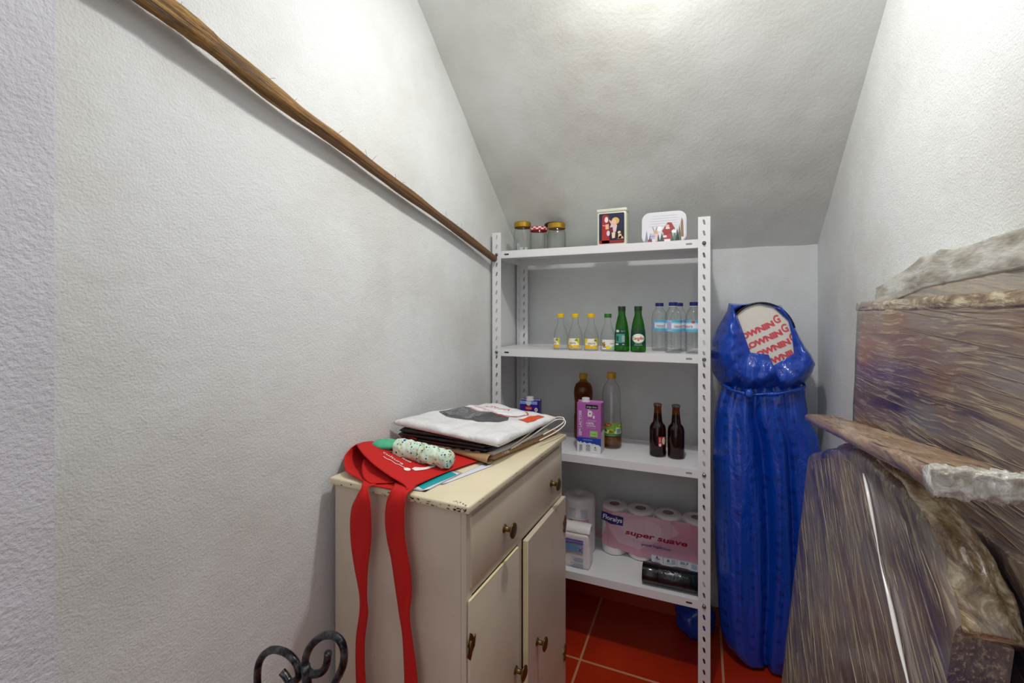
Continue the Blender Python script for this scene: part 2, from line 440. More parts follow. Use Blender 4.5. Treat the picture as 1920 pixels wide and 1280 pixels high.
def cyl(r, a0=0, z0=0):
    """wraps onto a vertical cylinder; a0 = compass angle (radians) of x = 0"""
    rf = r if callable(r) else (lambda z: r)
    def f(x, y, d):
        R = rf(z0+y); a = a0+x/R
        return Vector(((R+d)*math.cos(a), (R+d)*math.sin(a), z0+y))
    return f
CAMDIR = lambda x, y: math.atan2(-y, -x)      # angle from a place towards the viewer's side

# ------------------------------------------------------------------ room
XL, XR, YB = -.774, .399, 1.96
def plane4(name, pts, m, n=1):
    bm = bmesh.new(); a, b, c, d = [Vector(p) for p in pts]
    grid(bm, n, n, lambda u, v: (a*(1-u)+b*u)*(1-v)+(d*(1-u)+c*u)*v); return struct(obj(name, bm, m))
def solid(name, m, *a): bm = bmesh.new(); box(bm, *a); return struct(obj(name, bm, m))
solid('wall_left', M_wall, XL-.12, XL, .263, YB+.12, -.02, 2.75)
solid('wall_right', M_wall, XR, XR+.12, -.12, YB+.12, -.02, 2.75)
solid('wall_back', M_wall, XL, XR, YB, YB+.12, -.02, 1.7)
solid('wall_near_left', M_pier, -1.0, -.665, -1.4, .263, -.02, 2.75)
solid('wall_near_right', M_pier, XR-.0, XR+.12, -1.4, -.12, -.02, 2.75)
solid('floor', M_floor, -1.2, .9, -1.6, YB+.12, -.06, 0)
def ceil_z(u, y):            # u 0 left .. 1 right
    d = YB-y; s = .80*(1-u)+.70*u
    z = 1.494+s*d+.022*math.exp(-d/.05)*0
    z += .012*math.sin(u*PI)*min(1, d*4)
    return z
bm = bmesh.new()
def cf(u, v):
    y = YB+.02-v*1.62; z = ceil_z(u, y)
    x = XL-.01+u*(XR-XL+.02)
    return Vector((x, y, z+.004*nz(x, y, 0, 7)+.002*nz(x, y, 3, 22)))
lowv = grid(bm, 60, 80, cf)
top = grid(bm, 1, 1, lambda u, v: Vector((XL-.01+u*(XR-XL+.02), YB+.02-v*1.62, 2.9)))
struct(obj('ceiling', bm, M_ceil, smooth=True))
solid('trim_skirting', mat('red_skirting_tile', 'a33a22', .35), XL, XR, YB-.008, YB, 0, .07)
solid('wall_lintel', M_wall, XL-.12, XR+.12, .20, .345, 2.62, 2.9)

# ------------------------------------------------------------------ shelving unit
ZS = [1.484, 1.100, .718, .285]
shelf = thing('metal_shelving_unit', 'white slotted metal shelving unit with four shelves against the back wall', 'shelving unit', (-.365, 1.76, 0))
OX, OY = -.365, 1.76
def slotted(bm, P0, ux, w_, z0, z1, pitch=.03545, zoff=.0):
    """upright plate with slanted slots; width along ux"""
    ux = Vector(ux); n = int((z1-z0)/pitch); hz = (z1-z0)/n
    for i in range(n):
        a = z0+i*hz; t = bmesh.new()
        o4 = [t.verts.new((x, 0, z)) for x, z in ((0, a), (w_, a), (w_, a+hz), (0, a+hz))]
        sl = []; cx, cz = w_*.5, a+hz*.5
        for k in range(10):
            th = 2*PI*k/10; x = .0036*math.cos(th); z = .0036*math.sin(th)+(.0052 if math.sin(th) > 0 else -.0052 if math.sin(th) < 0 else 0)
            sl.append(t.verts.new((cx+x+z*.22, 0, cz+z)))
        ed = [t.edges.new((o4[k], o4[(k+1) % 4])) for k in range(4)]+[t.edges.new((sl[k], sl[(k+1) % 10])) for k in range(10)]
        bmesh.ops.triangle_fill(t, use_beauty=True, edges=ed)
        mp = {v: bm.verts.new(Vector(P0)+ux*v.co.x+Vector((0, 0, v.co.z))) for v in t.verts}
        for f in t.faces:
            c = f.calc_center_median(); 
            bm.faces.new([mp[v] for v in f.verts])
        t.free()
for sx in (0, 1):
    for sy in (0, 1):
        bm = bmesh.new()
        x = (-.760 if sx == 0 else .030)-OX; y = (1.608 if sy == 0 else 1.905)-OY
        dx = 1 if sx == 0 else -1; dy = 1 if sy == 0 else -1
        slotted(bm, (x, y, 0), (dx, 0, 0), .037, 0, 1.557)
        slotted(bm, (x, y, 0), (0, dy, 0), .037, 0, 1.557)
        bmesh.ops.remove_doubles(bm, verts=bm.verts, dist=.0002)
        p = obj('post', bm, M_steel, shelf)
        s_ = p.modifiers.new('thick', 'SOLIDIFY'); s_.thickness = .0016; s_.offset = 0
for z in ZS:
    bm = bmesh.new(); x0, x1 = -.756-OX, .026-OX; y0, y1 = 1.6105-OY, 1.900-OY; t_ = .0012
    box(bm, x0, x1, y0, y1, z-t_, z)
    box(bm, x0, x1, y0, y0+t_, z-.028, z-t_); box(bm, x0, x1, y1-t_, y1, z-.028, z-t_)
    box(bm, x0, x0+t_, y0+t_, y1-t_, z-.028, z-t_); box(bm, x1-t_, x1, y0+t_, y1-t_, z-.028, z-t_)
    box(bm, x0, x1, y0+t_, y0+.014, z-.0292, z-.028)
    box(bm, x0+.03, x1-.03, y1-.012, y1-.004, z, z+.0016)
    b = obj('shelf_board', bm, M_steel, shelf)
    for xx in (-.70, -.035):
        Art().rrect(xx-OX-.010, .001, xx-OX+.010, .006, .002, '4a4a4c').build('shelf_slot', b, flat((0, 1.884-OY, z), (1, 0, 0), (0, 1, 0)))
        Art().rrect(xx-OX-.010, -.017, xx-OX+.010, -.011, .0029, '2a2a2a' if xx < -.2 or z < .3 else '8f8f8f').build('lip_slot', b, flat((0, y0, z), (1, 0, 0), (0, 0, 1)))
    for px_, py_ in ((-.7415, 1.6075), (.0115, 1.6075)):
        bm = lathe([(0, .0), (.0062, .0), (.0062, .002), (.0035, .0045), (0, .0048)], 10)
        bmesh.ops.transform(bm, matrix=Matrix.Translation((px_-OX, py_-OY-.0005, z-.014)) @ Matrix.Rotation(PI/2, 4, 'X'), verts=bm.verts)
        obj('bolt', bm, M_bolt, shelf)
    for yy in (.02, ):
        pass
# rear post top bolts seen on the shelves
# ------------------------------------------------------------------ bottles and jars
def cap_bm(r, z0, h, n=30, rib=.03):
    return lathe([(r*.97, z0), (r, z0+.001), (r, z0+h-.0015), (r*.93, z0+h), (0, z0+h)], n, ripple=lambda a, z: rib*(.5+.5*math.cos(a*15)) if rib else 0)
def jar(x, y, zt, label, r, h, lidc, lidh=.016, pattern=None):
    t = thing('glass_jar', label, 'jar', (x, y, ZS[0]+.0006), 0, 'glass jars on the top shelf')
    hb = h-lidh
    obj('jar_glass', lathe([(0, .004), (r*.80, .003), (r*.90, .0), (r*.99, .008), (r, .02), (r, hb*.72), (r*.97, hb*.82), (r*.86, hb*.92), (r*.86, hb+.006)], 40), M_glass, t, smooth=True)
    m = mat('lid_'+lidc, lidc, .28, .7 if lidc in ('b08d2c', '3a2018') else .0)
    l = obj('lid', lathe([(r*.93, hb-.002), (r*.97, hb), (r*.97, h-.003), (r*.92, h), (r*.86, h-.0012), (0, h-.0012)], 40), m, t, smooth=False)
    if pattern:
        a = Art()
        for i in range(20):
            for j in range(2): 
                if (i+j) % 2: a.rect(i*2*PI*r*.97/20, j*.005, (i+1)*2*PI*r*.97/20, (j+1)*.005, 'f2e6e4')
        a.build('gingham_check', l, cyl(r*.972, 0, hb+.002), .004)
    return t
jar(-.668, 1.70, 0, 'clear glass jar with a plain gold lid, leftmost on the top shelf', .036, .124, 'b08d2c', .020)
jar(-.600, 1.705, 0, 'clear glass jar with a red and white checked lid on the top shelf', .036, .100, 'b5303a', .014, True)
jar(-.558, 1.785, 0, 'glass jar with a dark brown lid behind the checked and gold lidded jars', .044, .127, '3a2018', .015)
jar(-.520, 1.690, 0, 'clear glass jar with a gold lid in front of the brown-lidded jar', .036, .106, 'b08d2c', .019)

# cream tin with a picture
t = thing('storage_tin', 'cream tin box with a dark blue and red picture of child and dog', 'tin', (-.300, 1.69, ZS[0]+.0006))
bxo('tin_body', mat('cream_enamel', 'd3d6c4', .3), t, -.054, .054, -.034, .034, 0, .128, bev=.006, seg=3)
bxo('lid', MATS['cream_enamel'], t, -.0555, .0555, -.0355, .0355, .126, .139, bev=.004, seg=3)
a = Art()
a.rrect(-.046, .010, .046, .121, .004, '17183f').rect(-.0455, .011, .0455, .022, '8c1f20', 1).rect(-.0455, .012, .0455, .060, '101018', 0.5)
a.poly([(-.036, .012), (-.008, .012), (-.009, .108), (-.014, .115), (-.026, .117), (-.034, .112)], 'a3231f', 1).ell(-.019, .098, .0065, .0105, 'e8e0e0', 2)
a.line([(-.033, .078), (-.022, .076)], .002, 'e8c8c0', 2).rect(-.022, .063, -.010, .081, 'e8b58e', 2)
a.poly([(-.010, .096), (-.006, .097), (.004, .084), (-.002, .080)], 'e2b59b', 2)
a.poly([(.000, .084), (.016, .085), (.020, .074), (.016, .052), (.004, .050), (-.006, .070)], 'e0c0c4', 2)
a.poly([(-.008, .068), (.004, .070), (.006, .050), (-.006, .050)], '6a2222', 3).ell(-.012, .048, .006, .010, 'd9cfe0', 3)
a.poly([(.000, .052), (.014, .050), (.012, .030), (.002, .028)], 'e6cbb4', 3).poly([(-.004, .029), (.012, .029), (.012, .024), (-.004, .024)], '141a3a', 4)
a.ell(.014, .092, .014, .013, 'd9b45e', 3).ell(.008, .089, .009, .010, 'e8bf9f', 4)
a.ell(.030, .036, .006, .011, 'e3bf92', 3).ell(.028, .049, .0055, .005, 'ecd3ac', 4).poly([(.022, .026), (.044, .026), (.040, .034), (.030, .036)], 'dcae80', 3).ell(.031, .045, .003, .002, '33221c', 5)
a.build('printed_picture', t, flat((0, -.034, 0), (1, 0, 0), (0, 0, 1)))

# white rounded tin with a winter scene, standing on edge
t = thing('biscuit_tin', 'white rounded tin with a snowy winter scene standing on edge on the top shelf', 'tin', (-.119, 1.665, ZS[0]+.0006))
t.rotation_euler = (-.06, 0, 0)
def rrect_prism(x0, x1, z0, z1, r, y0, y1, bev=.003):
    bm = bmesh.new(); pts = []
    for cx, cz, a0 in ((x1-r, z0+r, -PI/2), (x1-r, z1-r, 0), (x0+r, z1-r, PI/2), (x0+r, z0+r, PI)):
        pts += [(cx+r*math.cos(a0+i*PI/12), cz+r*math.sin(a0+i*PI/12)) for i in range(7)]
    f = bm.faces.new([bm.verts.new((x, y0, z)) for x, z in pts])
    r_ = bmesh.ops.extrude_face_region(bm, geom=[f]); bmesh.ops.translate(bm, verts=[v for v in r_['geom'] if isinstance(v, bmesh.types.BMVert)], vec=(0, y1-y0, 0))
    if bev: bmesh.ops.bevel(bm, geom=[e for e in bm.edges if abs(e.verts[0].co.y-e.verts[1].co.y) < 1e-6], offset=bev, segments=2, affect='EDGES')
    return bm
obj('tin_body', rrect_prism(-.0735, .0735, 0, .112, .026, .006, .030), mat('brown_red_enamel', '5a2e28', .35), t, auto=35)
obj('lid', rrect_prism(-.075, .075, -.0, .1135, .028, -.004, .008), mat('white_enamel', 'dcdce2', .3), t, auto=35)
a = Art()
for i in range(5): a.rect(-.05+i*.003, .062+i*.009, .045, .063+i*.009, 'c3c4cc', 1)
for x, h_, c in ((-.058, .05, '8a8fa0'), (-.045, .040, '5c6070'), (-.018, .034, '4b5a55'), (-.006, .040, '3f574c'), (.002, .062, '6f8580'), (.026, .05, '4d6a52'), (.036, .058, '6b7a74'), (.045, .052, '39463f'), (.052, .066, '59655e')):
    a.poly([(x-.007, .006), (x+.007, .006), (x, h_)], c, 1)
a.poly([(.056, .02), (.066, .02), (.064, .075), (.060, .088), (.056, .07)], '94714f', 2)
a.rect(-.045, .018, -.030, .036, 'b9b7d2', 2).rect(-.045, .026, -.03, .028, '8480ac', 3)
a.rect(-.053, .006, -.044, .016, 'a0303c', 2)
a.poly([(-.035, .048), (-.022, .046), (-.018, .036), (-.032, .036)], 'd0a274', 3).line([(-.034, .048), (-.037, .060)], .0018, '6b4030', 3).line([(-.026, .048), (-.022, .060)], .0018, '6b4030', 3)
a.poly([(-.030, .036), (-.020, .036), (-.021, .008), (-.028, .008)], 'dcc2b4', 3).ell(-.014, .052, .008, .010, 'eeeef4', 2)
a.poly([(.006, .062), (.014, .074), (.026, .072), (.036, .052), (.026, .042), (.022, .030), (.004, .030), (-.006, .044)], '9e2f2b', 3)
a.ell(.013, .060, .006, .006, 'e0bfa8', 4).poly([(.006, .055), (.021, .055), (.020, .050), (.007, .050)], 'e6e6ee', 5)
a.poly([(-.002, .030), (.024, .030), (.026, .014), (.000, .014)], 'b0353c', 4).ell(.004, .024, .007, .004, 'f0d6de', 5).ell(.034, .040, .008, .006, 'f0eef4', 4).rect(.002, .006, .022, .014, 'f0dfe8', 5)
a.build('printed_picture', t, flat((0, -.004, 0), (1, 0, 0), (0, 0, 1)))

# small clear bottles
def small_bottle(x, y, capc, label, art, a0=0):
    t = thing('glass_bottle', label, 'bottle', (x, y, ZS[1]+.0006), 0, 'small clear bottles on the second shelf')
    R = .0272
    prof = [(0, .004), (R*.8, .002), (R*.93, 0), (R, .006), (R, .040), (R*.97, .055), (R*.86, .070), (R*.66, .084), (R*.50, .096), (R*.44, .104), (R*.45, .106), (R*.43, .108), (R*.42, .124)]
    obj('bottle_glass', lathe(prof, 36), M_glass, t, smooth=True)
    obj('cap', cap_bm(.0128, .122, .015), mat('cap_'+capc, capc, .45), t)
    f = lambda z: R+.0004 if z < .042 else R*(1-(z-.042)*2.4)
    art.build('label_wrap', t, cyl(f, CAMDIR(x, y)+a0), .004)
    return t
def lemon_label(full=1, rot=0):
    a = Art(); w_ = .027
    a.rect(-w_, .008, w_, .044, 'f2efe0').poly([(-w_, .008), (w_, .008), (w_, .020), (0, .016), (-w_, .022)], 'e8b60c', 1)
    a.poly([(-w_, .044), (-w_, .022), (-.018, .030), (-.012, .044)], 'ead01a', 1).poly([(w_, .044), (w_, .020), (.019, .030), (.014, .044)], 'd9cf20', 1)
    a.ell(-.010, .015, .008, .007, 'eeb60a', 2).ell(.010, .014, .008, .006, 'f0c414', 2).ell(.016, .038, .006, .004, '7f9c1c', 2)
    a.text('naturis', 0, .028, .026, .008, '8a4a50', 3)
    return a
small_bottle(-.497, 1.668, 'ecc000', 'small clear bottle with yellow cap, leftmost of the three, label turned aside', lemon_label(), -1.15)
small_bottle(-.438, 1.664, 'ecc000', 'small clear bottle with yellow cap, middle of the three, lemon label half turned', lemon_label(), -.45)
small_bottle(-.377, 1.662, 'ecc000', 'small clear bottle with yellow cap beside the green-capped one, lemon label facing front', lemon_label(), .02)
a = Art(); w_ = .026
a.rect(-w_, .008, w_, .042, 'e6ebe2').poly([(0, .008), (w_, .008), (w_, .022), (.008, .016)], '9cc79a', 1).ell(-.004, .014, .008, .007, 'ecd21a', 2)
for i in range(14): a.ell(-.018+random.uniform(-.006, .006), .022+random.uniform(-.009, .011), .003, .0028, random.choice(['8a5a32', 'b5824a', 'd8b060', '5f3c22']), 2+i*.1)
a.text('naturis', .013, .029, .020, .007, 'b07a80', 3)
small_bottle(-.314, 1.660, '2f6e2c', 'small clear bottle with a green cap and a pale green fruit label', a, .15)

def green_bottle(x, y, label, art, a0):
    t = thing('sparkling_water_bottle', label, 'bottle', (x, y, ZS[1]+.0006), 0, 'green glass bottles')
    R = .0272
    prof = [(0, .005), (R*.8, .002), (R*.94, 0), (R, .005), (R*.985, .025), (R*.96, .050), (R*.91, .070), (R*.80, .095), (R*.66, .113), (R*.52, .127), (R*.485, .131), (R*.47, .134), (R*.46, .150)]
    obj('bottle_glass', lathe(prof, 36), M_greenglass, t, smooth=True)
    obj('cap', cap_bm(.0131, .148, .0155), mat('dark_green_cap', '16301f', .4), t)
    zz = [p[1] for p in prof]
    def rf(z):
        for (r1, z1), (r2, z2) in zip(prof[3:], prof[4:]):
            if z1 <= z <= z2: return r1+(r2-r1)*(z-z1)/(z2-z1)+.0003
        return R
    art.build('label_wrap', t, cyl(rf, CAMDIR(x, y)+a0), .004)
    return t
a = Art(); a.rect(-.030, .022, .016, .080, '0b3d2c').ell(-.016, .074, .007, .0045, 'd7ddcf', 2).rect(-.022, .032, .010, .064, '3f9580', 1)
a.rect(.000, .036, .010, .058, 'b9cdd0', 2).rect(-.019, .038, -.012, .056, '0b4433', 2).rect(-.023, .024, -.012, .029, 'e0e8e2', 2).rect(.001, .024, .009, .028, '9db5b0', 2)
for i in range(4): a.rect(.001+i*.0022, .037, .0018+i*.0022, .057, '4a6a6c', 3)
a.text('água', .004, .075, .016, .0045, '8fc0b0', 3)
green_bottle(-.264, 1.662, 'green glass bottle with a dark cap, its back label of small print facing front', a, 0)
a = Art(); a.rect(-.034, .022, .034, .080, '07402e').ell(0, .049, .023, .0165, 'cfe0cc', 1).ell(0, .049, .0205, .0140, 'e8f0e2', 1.5)
a.text('Campilho', 0, .050, .040, .010, 'd2553f', 3, bold=.03).text('ÁGUA MINERAL', 0, .0305, .024, .003, 'c8dccc', 3).text('NATURAL GASEIFICADA', 0, .0255, .028, .003, 'c8dccc', 3)
a.poly([(-.004, .040), (0, .046), (.004, .040)], 'b04030', 2)
green_bottle(-.206, 1.660, 'green glass bottle with a white oval and red lettering on its label', a, .03)

def water_bottle(x, y, label, rot):
    t = thing('water_bottle', label, 'bottle', (x, y, ZS[1]+.0006), 0, 'water bottles by the right post')
    R = .0275
    def wav(a_, z): return .045*math.sin(z*560+math.sin(a_*3)*1.6) if .006 < z < .074 else (.02*math.sin(z*500) if .116 < z < .14 else 0)
    prof = [(0, .006), (R*.5, .004), (R*.9, 0), (R, .006)]+[(R, .006+.076*i/26) for i in range(1, 27)]+[(R*.99, .088), (R*.99, .116), (R, .118), (R*.97, .128), (R*.84, .142), (R*.62, .152), (R*.50, .156), (R*.47, .158), (R*.47, .166)]
    obj('bottle_shell', lathe(prof, 40, ripple=wav), M_pet, t, smooth=True)
    obj('neck_ring', lathe([(R*.47, .160), (R*.56, .1605), (R*.56, .1625), (R*.47, .163)], 30), mat('pet_ring', (.75, .77, .78), .3), t, smooth=True)
    obj('cap', cap_bm(.0143, .164, .0125), mat('navy_cap', '0c1c66', .4), t)
    a = Art(); W_ = PI*R
    a.rect(-W_, .074, W_, .114, 'e4edf4').rect(-W_, .074, W_, .083, '5fb6da', 1).rect(-W_, .106, W_, .114, '5aaed8', 1).rect(-W_, .083, W_, .087, 'a9d6ea', 1).rect(-W_, .102, W_, .106, 'a9d6ea', 1)
    a.rect(-.040, .077, -.024, .112, 'c9cfe6', 2)
    for i in range(5): a.rect(-.039+i*.003, .079, -.0378+i*.003, .110, '5a68b5', 3)
    a.text('naturis', 0, .094, .032, .0110, 'b04a58', 3).ell(.018, .108, .006, .0045, 'd2442e', 3)
    a.build('label_wrap', t, cyl(R*.995, CAMDIR(x, y)+rot), .004)
    return t
wx = 'water bottle with navy cap and blue label'
water_bottle(-.140, 1.745, wx+', leftmost of the four', .25)
water_bottle(-.088, 1.665, wx+', front one in the middle', .70)
water_bottle(-.073, 1.760, wx+', mostly hidden behind the middle one', .3)
water_bottle(-.020, 1.668, wx+', nearest the right post', -.75)

# shelf three
Z3 = ZS[2]+.0006
def beer(x, y, label, art=None):
    t = thing('beer_bottle', label, 'bottle', (x, y, Z3), 0, 'brown beer bottles')
    R = .0288
    prof = [(0, .008), (R*.75, .004), (R*.92, 0), (R, .006), (R, .095), (R*.97, .104), (R*.86, .113), (R*.62, .121), (R*.55, .128), (R*.50, .145), (R*.46, .160), (R*.43, .176), (R*.47, .178), (R*.47, .183), (R*.42, .185)]
    obj('bottle_glass', lathe(prof, 36), M_amber, t, smooth=True)
    obj('beer', lathe([(0, .008), (R*.88, .006), (R*.95, .012), (R*.95, .094), (R*.80, .112), (R*.56, .121), (R*.47, .140), (R*.44, .152), (0, .152)], 36), MATS['dark_beer'], t, smooth=True)
    obj('crown_cap', lathe([(.0142, .183), (.0148, .184), (.0138, .189), (.011, .1905), (0, .191)], 42, ripple=lambda a_, z: .05*math.cos(a_*21) if z < .186 else 0), mat('steel_cap', '6c665c', .35, .8), t)
    if art: art.build('label_wrap', t, cyl(R+.0003, CAMDIR(x, y)), .004)
    return t
thin('dark_beer', 'a86c30', '4a2408', .0)
a = Art(); a.rect(.002, .045, .030, .075, 'a8261f').rect(.003, .040, .013, .074, 'b83440', 1).rect(.004, .041, .012, .050, 'd8d4cc', 2).rect(.0055, .053, .010, .071, 'c85a60', 2).ell(.022, .060, .007, .013, 'ddd3b0', 2).text('MINI', .0075, .063, .014, .003, 'f0e8e0', 3, rot=PI/2)
beer(-.144, 1.722, 'brown beer bottle with a red label, left one of the pair', a)
beer(-.081, 1.722, 'brown beer bottle showing no label, right one of the pair')

def oil_bottle(x, y, label, full, round_top):
    t = thing('oil_bottle', label, 'bottle', (x, y, Z3))
    R = .0385
    if full: t.scale = (1, 1, .93)
    if full:
        prof = [(0, .006), (R*.9, 0), (R, .008), (R, .10), (R*.93, .115), (R*.93, .165), (R*1.0, .185), (R*1.02, .205), (R*.97, .225), (R*.80, .243), (R*.50, .253), (R*.37, .258), (R*.37, .275)]
    else:
        prof = [(0, .006), (R*.9, 0), (R, .008)]+[(R*(1-.02*(i % 2)), .012+i*.006) for i in range(16)]+[(R*.93, .115)]+[(R*(.93-.025*(i % 2)), .118+i*.006) for i in range(12)]+[(R*.93, .192), (R*.90, .210), (R*.80, .232), (R*.62, .247), (R*.42, .256), (R*.37, .259), (R*.37, .275)]
    obj('bottle_shell', lathe(prof, 40), M_darkoil if full else M_pet, t, smooth=True)
    if not full: obj('oil', lathe([(0, .007), (R*.85, .003), (R*.95, .010), (R*.95, .046), (0, .046)], 36), M_oilfill, t, smooth=True)
    if full: obj('oil', lathe([(0, .007), (R*.85, .003), (R*.96, .010), (R*.96, .10), (R*.9, .115), (R*.9, .165), (R*.97, .20), (R*.93, .225), (R*.76, .243), (R*.4, .248), (0, .248)], 36), M_oilfill, t, smooth=True)
    obj('cap', cap_bm(.0165, .266, .0235), mat('ochre_cap', 'cf9c1c', .45), t)
    if not full:
        a = Art(); w_ = .062
        a.rect(-w_, .050, w_, .100, '7aa03a')
        for i in range(46):
            a.ell(random.uniform(-w_+.008, w_-.008), random.uniform(.062, .094), random.uniform(.004, .009), random.uniform(.003, .007), random.choice(['a9c93e', '3d7a2c', 'c6d86a', '2f6424', '8ab63a', 'd6dc90', 'a6382c']), 1+i*.03, 9)
        a.rect(-w_, .050, w_, .057, '1e6b45', 3).ell(-.012, .093, .013, .006, 'a8201a', 4).text('Fula', -.012, .093, .016, .006, 'e8c8c0', 5)
        a.rect(.016, .060, .040, .080, 'c9cfd2', 4).rect(.019, .062, .037, .078, '7f8a92', 5).text('oleo alimentar', -.006, .0535, .04, .003, 'd6ead8', 5)
        a.build('label_wrap', t, cyl(R*.985, CAMDIR(x, y)), .005)
    return t
oil_bottle(-.452, 1.846, 'full bottle of dark golden oil with an ochre cap behind the pink carton', True, True)
oil_bottle(-.320, 1.765, 'tall clear ribbed bottle with a little oil left and a green vegetable label', False, False)

def carton(x, y, W_, D, Hh, rz, label, body, capx, name='milk_carton'):
    t = thing(name, label, 'carton', (x, y, Z3), rz)
    bxo('carton_body', mat('carton_'+body, body, .3), t, -W_/2, W_/2, -D/2, D/2, 0, Hh, bev=.0015)
    bxo('folded_seam', mat('carton_seam_'+body, 'c9a0c4' if body != '3a1c86' else '9fb4e4', .3), t, -W_/2-.003, W_/2+.003, -.001, .001, Hh-.0005, Hh+.003)
    obj('cap', lathe([(.0155, Hh), (.0165, Hh+.001), (.0165, Hh+.002), (.0148, Hh+.003), (.0145, Hh+.014), (.013, Hh+.015), (0, Hh+.015)], 26, cx=capx, cy=-.012), mat('white_cap', (.88, .88, .90), .35), t)
    return t
w_ = .090; hh = .186
t = carton(-.384, 1.655+.031, w_, .062, hh, 0, 'pink-purple lactose-free milk carton with a white cap, in front of the dark oil bottle', 'b866b4', -.016)
a = Art(); x0, x1 = -w_/2, w_/2
a.rect(x0, 0, x1, hh, 'b05fac').rect(x0, .032, x1, .055, '0f3fa8', 1).rect(x0, 0, x1, .034, 'd8dadc', 1)
a.poly([(x0, .032), (x0, .041), (-.036, .036), (-.030, .040), (-.026, .034), (-.016, .038), (-.008, .033), (.004, .037), (.014, .033), (.022, .035), (.030, .029), (.038, .031), (x1, .026), (x1, .020), (x0, .020)], 'd8dadc', 2)
a.rect(x1-.008, .026, x1, .034, '0f3fa8', 1.5)
a.text('SEM LACTOSE', x0+.012, .108, .094, .010, 'ecdcec', 3, rot=PI/2, bold=.025).line([(x0+.022, .080), (x0+.022, .135)], .0008, 'dcb8dc', 2)
a.rect(-.012, .164, .034, .179, '0c0c10', 2).text('pingo doce', .011, .1715, .038, .0065, 'e8e8e8', 3)
a.poly([(-.004, .134), (.010, .134), (.013, .142), (.012, .154), (.006, .158), (-.002, .156), (-.005, .146)], 'eee4ee', 3).ell(.004, .146, .003, .003, '8a5488', 4).poly([(.016, .128), (.021, .128), (.023, .138), (.014, .138)], 'eee4ee', 3).line([(-.003, .154), (-.004, .160), (.003, .160)], .0015, 'eee4ee', 3).line([(.012, .152), (.018, .148), (.019, .138)], .001, 'eee4ee', 3)
a.text('LEITE MEIO', .011, .120, .034, .005, 'e6cfe6', 3).text('100%', .005, .110, .028, .009, 'f0e4f0', 3, bold=.02).text('NACIONAL', .009, .1005, .034, .005, 'f0e4f0', 3, bold=.02).text('UHT gordo', .009, .093, .034, .004, 'dcc0dc', 3)
a.rect(.004, .060, .033, .082, '93c86a', 3).poly([(.008, .062), (.022, .062), (.022, .078), (.008, .078)], 'a8d67e', 4).text('BIO', .0185, .070, .014, .006, '4a8a4a', 5).rect(.009, .058, .028, .060, '14664e', 4)
a.text('MAGRO', -.004, .047, .034, .0048, 'b9cbe8', 3)
for i in range(7): a.rect(x0+.009, .006+i*.0032, x0+.020, .0075+i*.0032, '55585c' if i != 6 else '111111', 3)
a.text('1L', -.036+.002, .003, .006, .004, '333333', 3)
a.rrect(-.012, .005, .006, .030, .002, 'bcbec2', 3).ell(-.003, .025, .0055, .0045, '1f2226', 4).ell(-.003, .025, .0032, .0026, 'd4d6d8', 5)
for i in range(4): a.rect(-.010, .007+i*.003, .004, .0082+i*.003, '7d8085', 4)
a.poly([(.018, .016), (.030, .016), (.028, .010), (.021, .010)], 'a9adb2', 3).poly([(.021, .019), (.024, .026), (.027, .019)], '23262a', 4)
a.build('printed_front', t, flat((0, -.031, 0), (1, 0, 0), (0, 0, 1)))
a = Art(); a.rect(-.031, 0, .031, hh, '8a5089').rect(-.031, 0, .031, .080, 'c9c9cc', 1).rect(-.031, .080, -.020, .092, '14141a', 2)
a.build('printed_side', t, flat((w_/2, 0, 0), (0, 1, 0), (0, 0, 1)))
w_ = .072; hh = .173
t = carton(-.628, 1.69, w_, .060, hh, .05, 'deep violet milk carton with light blue top behind the bag stack', '3a1c86', 0)
a = Art(); x0, x1 = -w_/2, w_/2
a.rect(x0, 0, x1, hh, '35188a').rect(x0, hh-.012, x1, hh, '86a6e2', 1).poly([(-.012, hh), (.012, hh), (.008, hh-.014), (0, hh-.018), (-.008, hh-.014)], 'd8dcea', 2)
a.ell(.0, .146, .0145, .008, 'd33424', 2).text('mimosa', 0, .146, .022, .006, 'f0dcd4', 3).text('SEM', 0, .126, .042, .015, 'e2ddee', 3, bold=.03).text('LACTOSE', 0, .100, .06, .012, 'e2ddee', 3, bold=.03)
for k in range(8): a.ell(.031+.0045*math.cos(k*PI/4), .141+.0055*math.sin(k*PI/4), .0025, .003, 'f2eeea', 2)
a.ell(.031, .141, .0028, .0033, 'b98a3a', 3)
a.build('printed_front', t, flat((0, -.030, 0), (1, 0, 0), (0, 0, 1)))

# shelf four
Z4 = ZS[3]+.0006
def paper_roll(bm, x, y, z, r, h, core=.018):
    lathe([(core, z+h*.985), (core, z+h*.7), (core*.99, z+.002)][::-1]+[(core, z+h*.985), (core*1.15, z+h), (r*.93, z+h), (r*.99, z+h*.985), (r, z+h*.95), (r, z+h*.05), (r*.98, z+.001), (core, z)], 40, x, y, bm)
    return bm
M_core = mat('cardboard_core', '8a7a6c', .9)
t = thing('kitchen_roll', 'big wrapped white kitchen roll standing behind the white napkin pack', 'paper roll', (-.455, 1.787, Z4))
bm = bmesh.new(); lathe([(.062, .002), (.064, .010), (.065, .205), (.063, .213), (.056, .218), (.018, .219), (.016, .214), (.016, .19), (0, .19)], 48, 0, 0, bm, ripple=lambda a_, z: .012*math.sin(a_*5+z*40))
obj('paper_roll', bm, M_tissue, t, smooth=True)
a = Art(); 
for i in range(6): a.rect(-.040, .184-i*.006, -.040+.030*random.uniform(.7, 1), .1815-i*.006+.0035, '7f86b8' if i else '3b4890', 1)
for i in range(7): a.rect(.006, .180-i*.005, .006+.028, .1785-i*.005+.003, 'a8b4d8', 1)
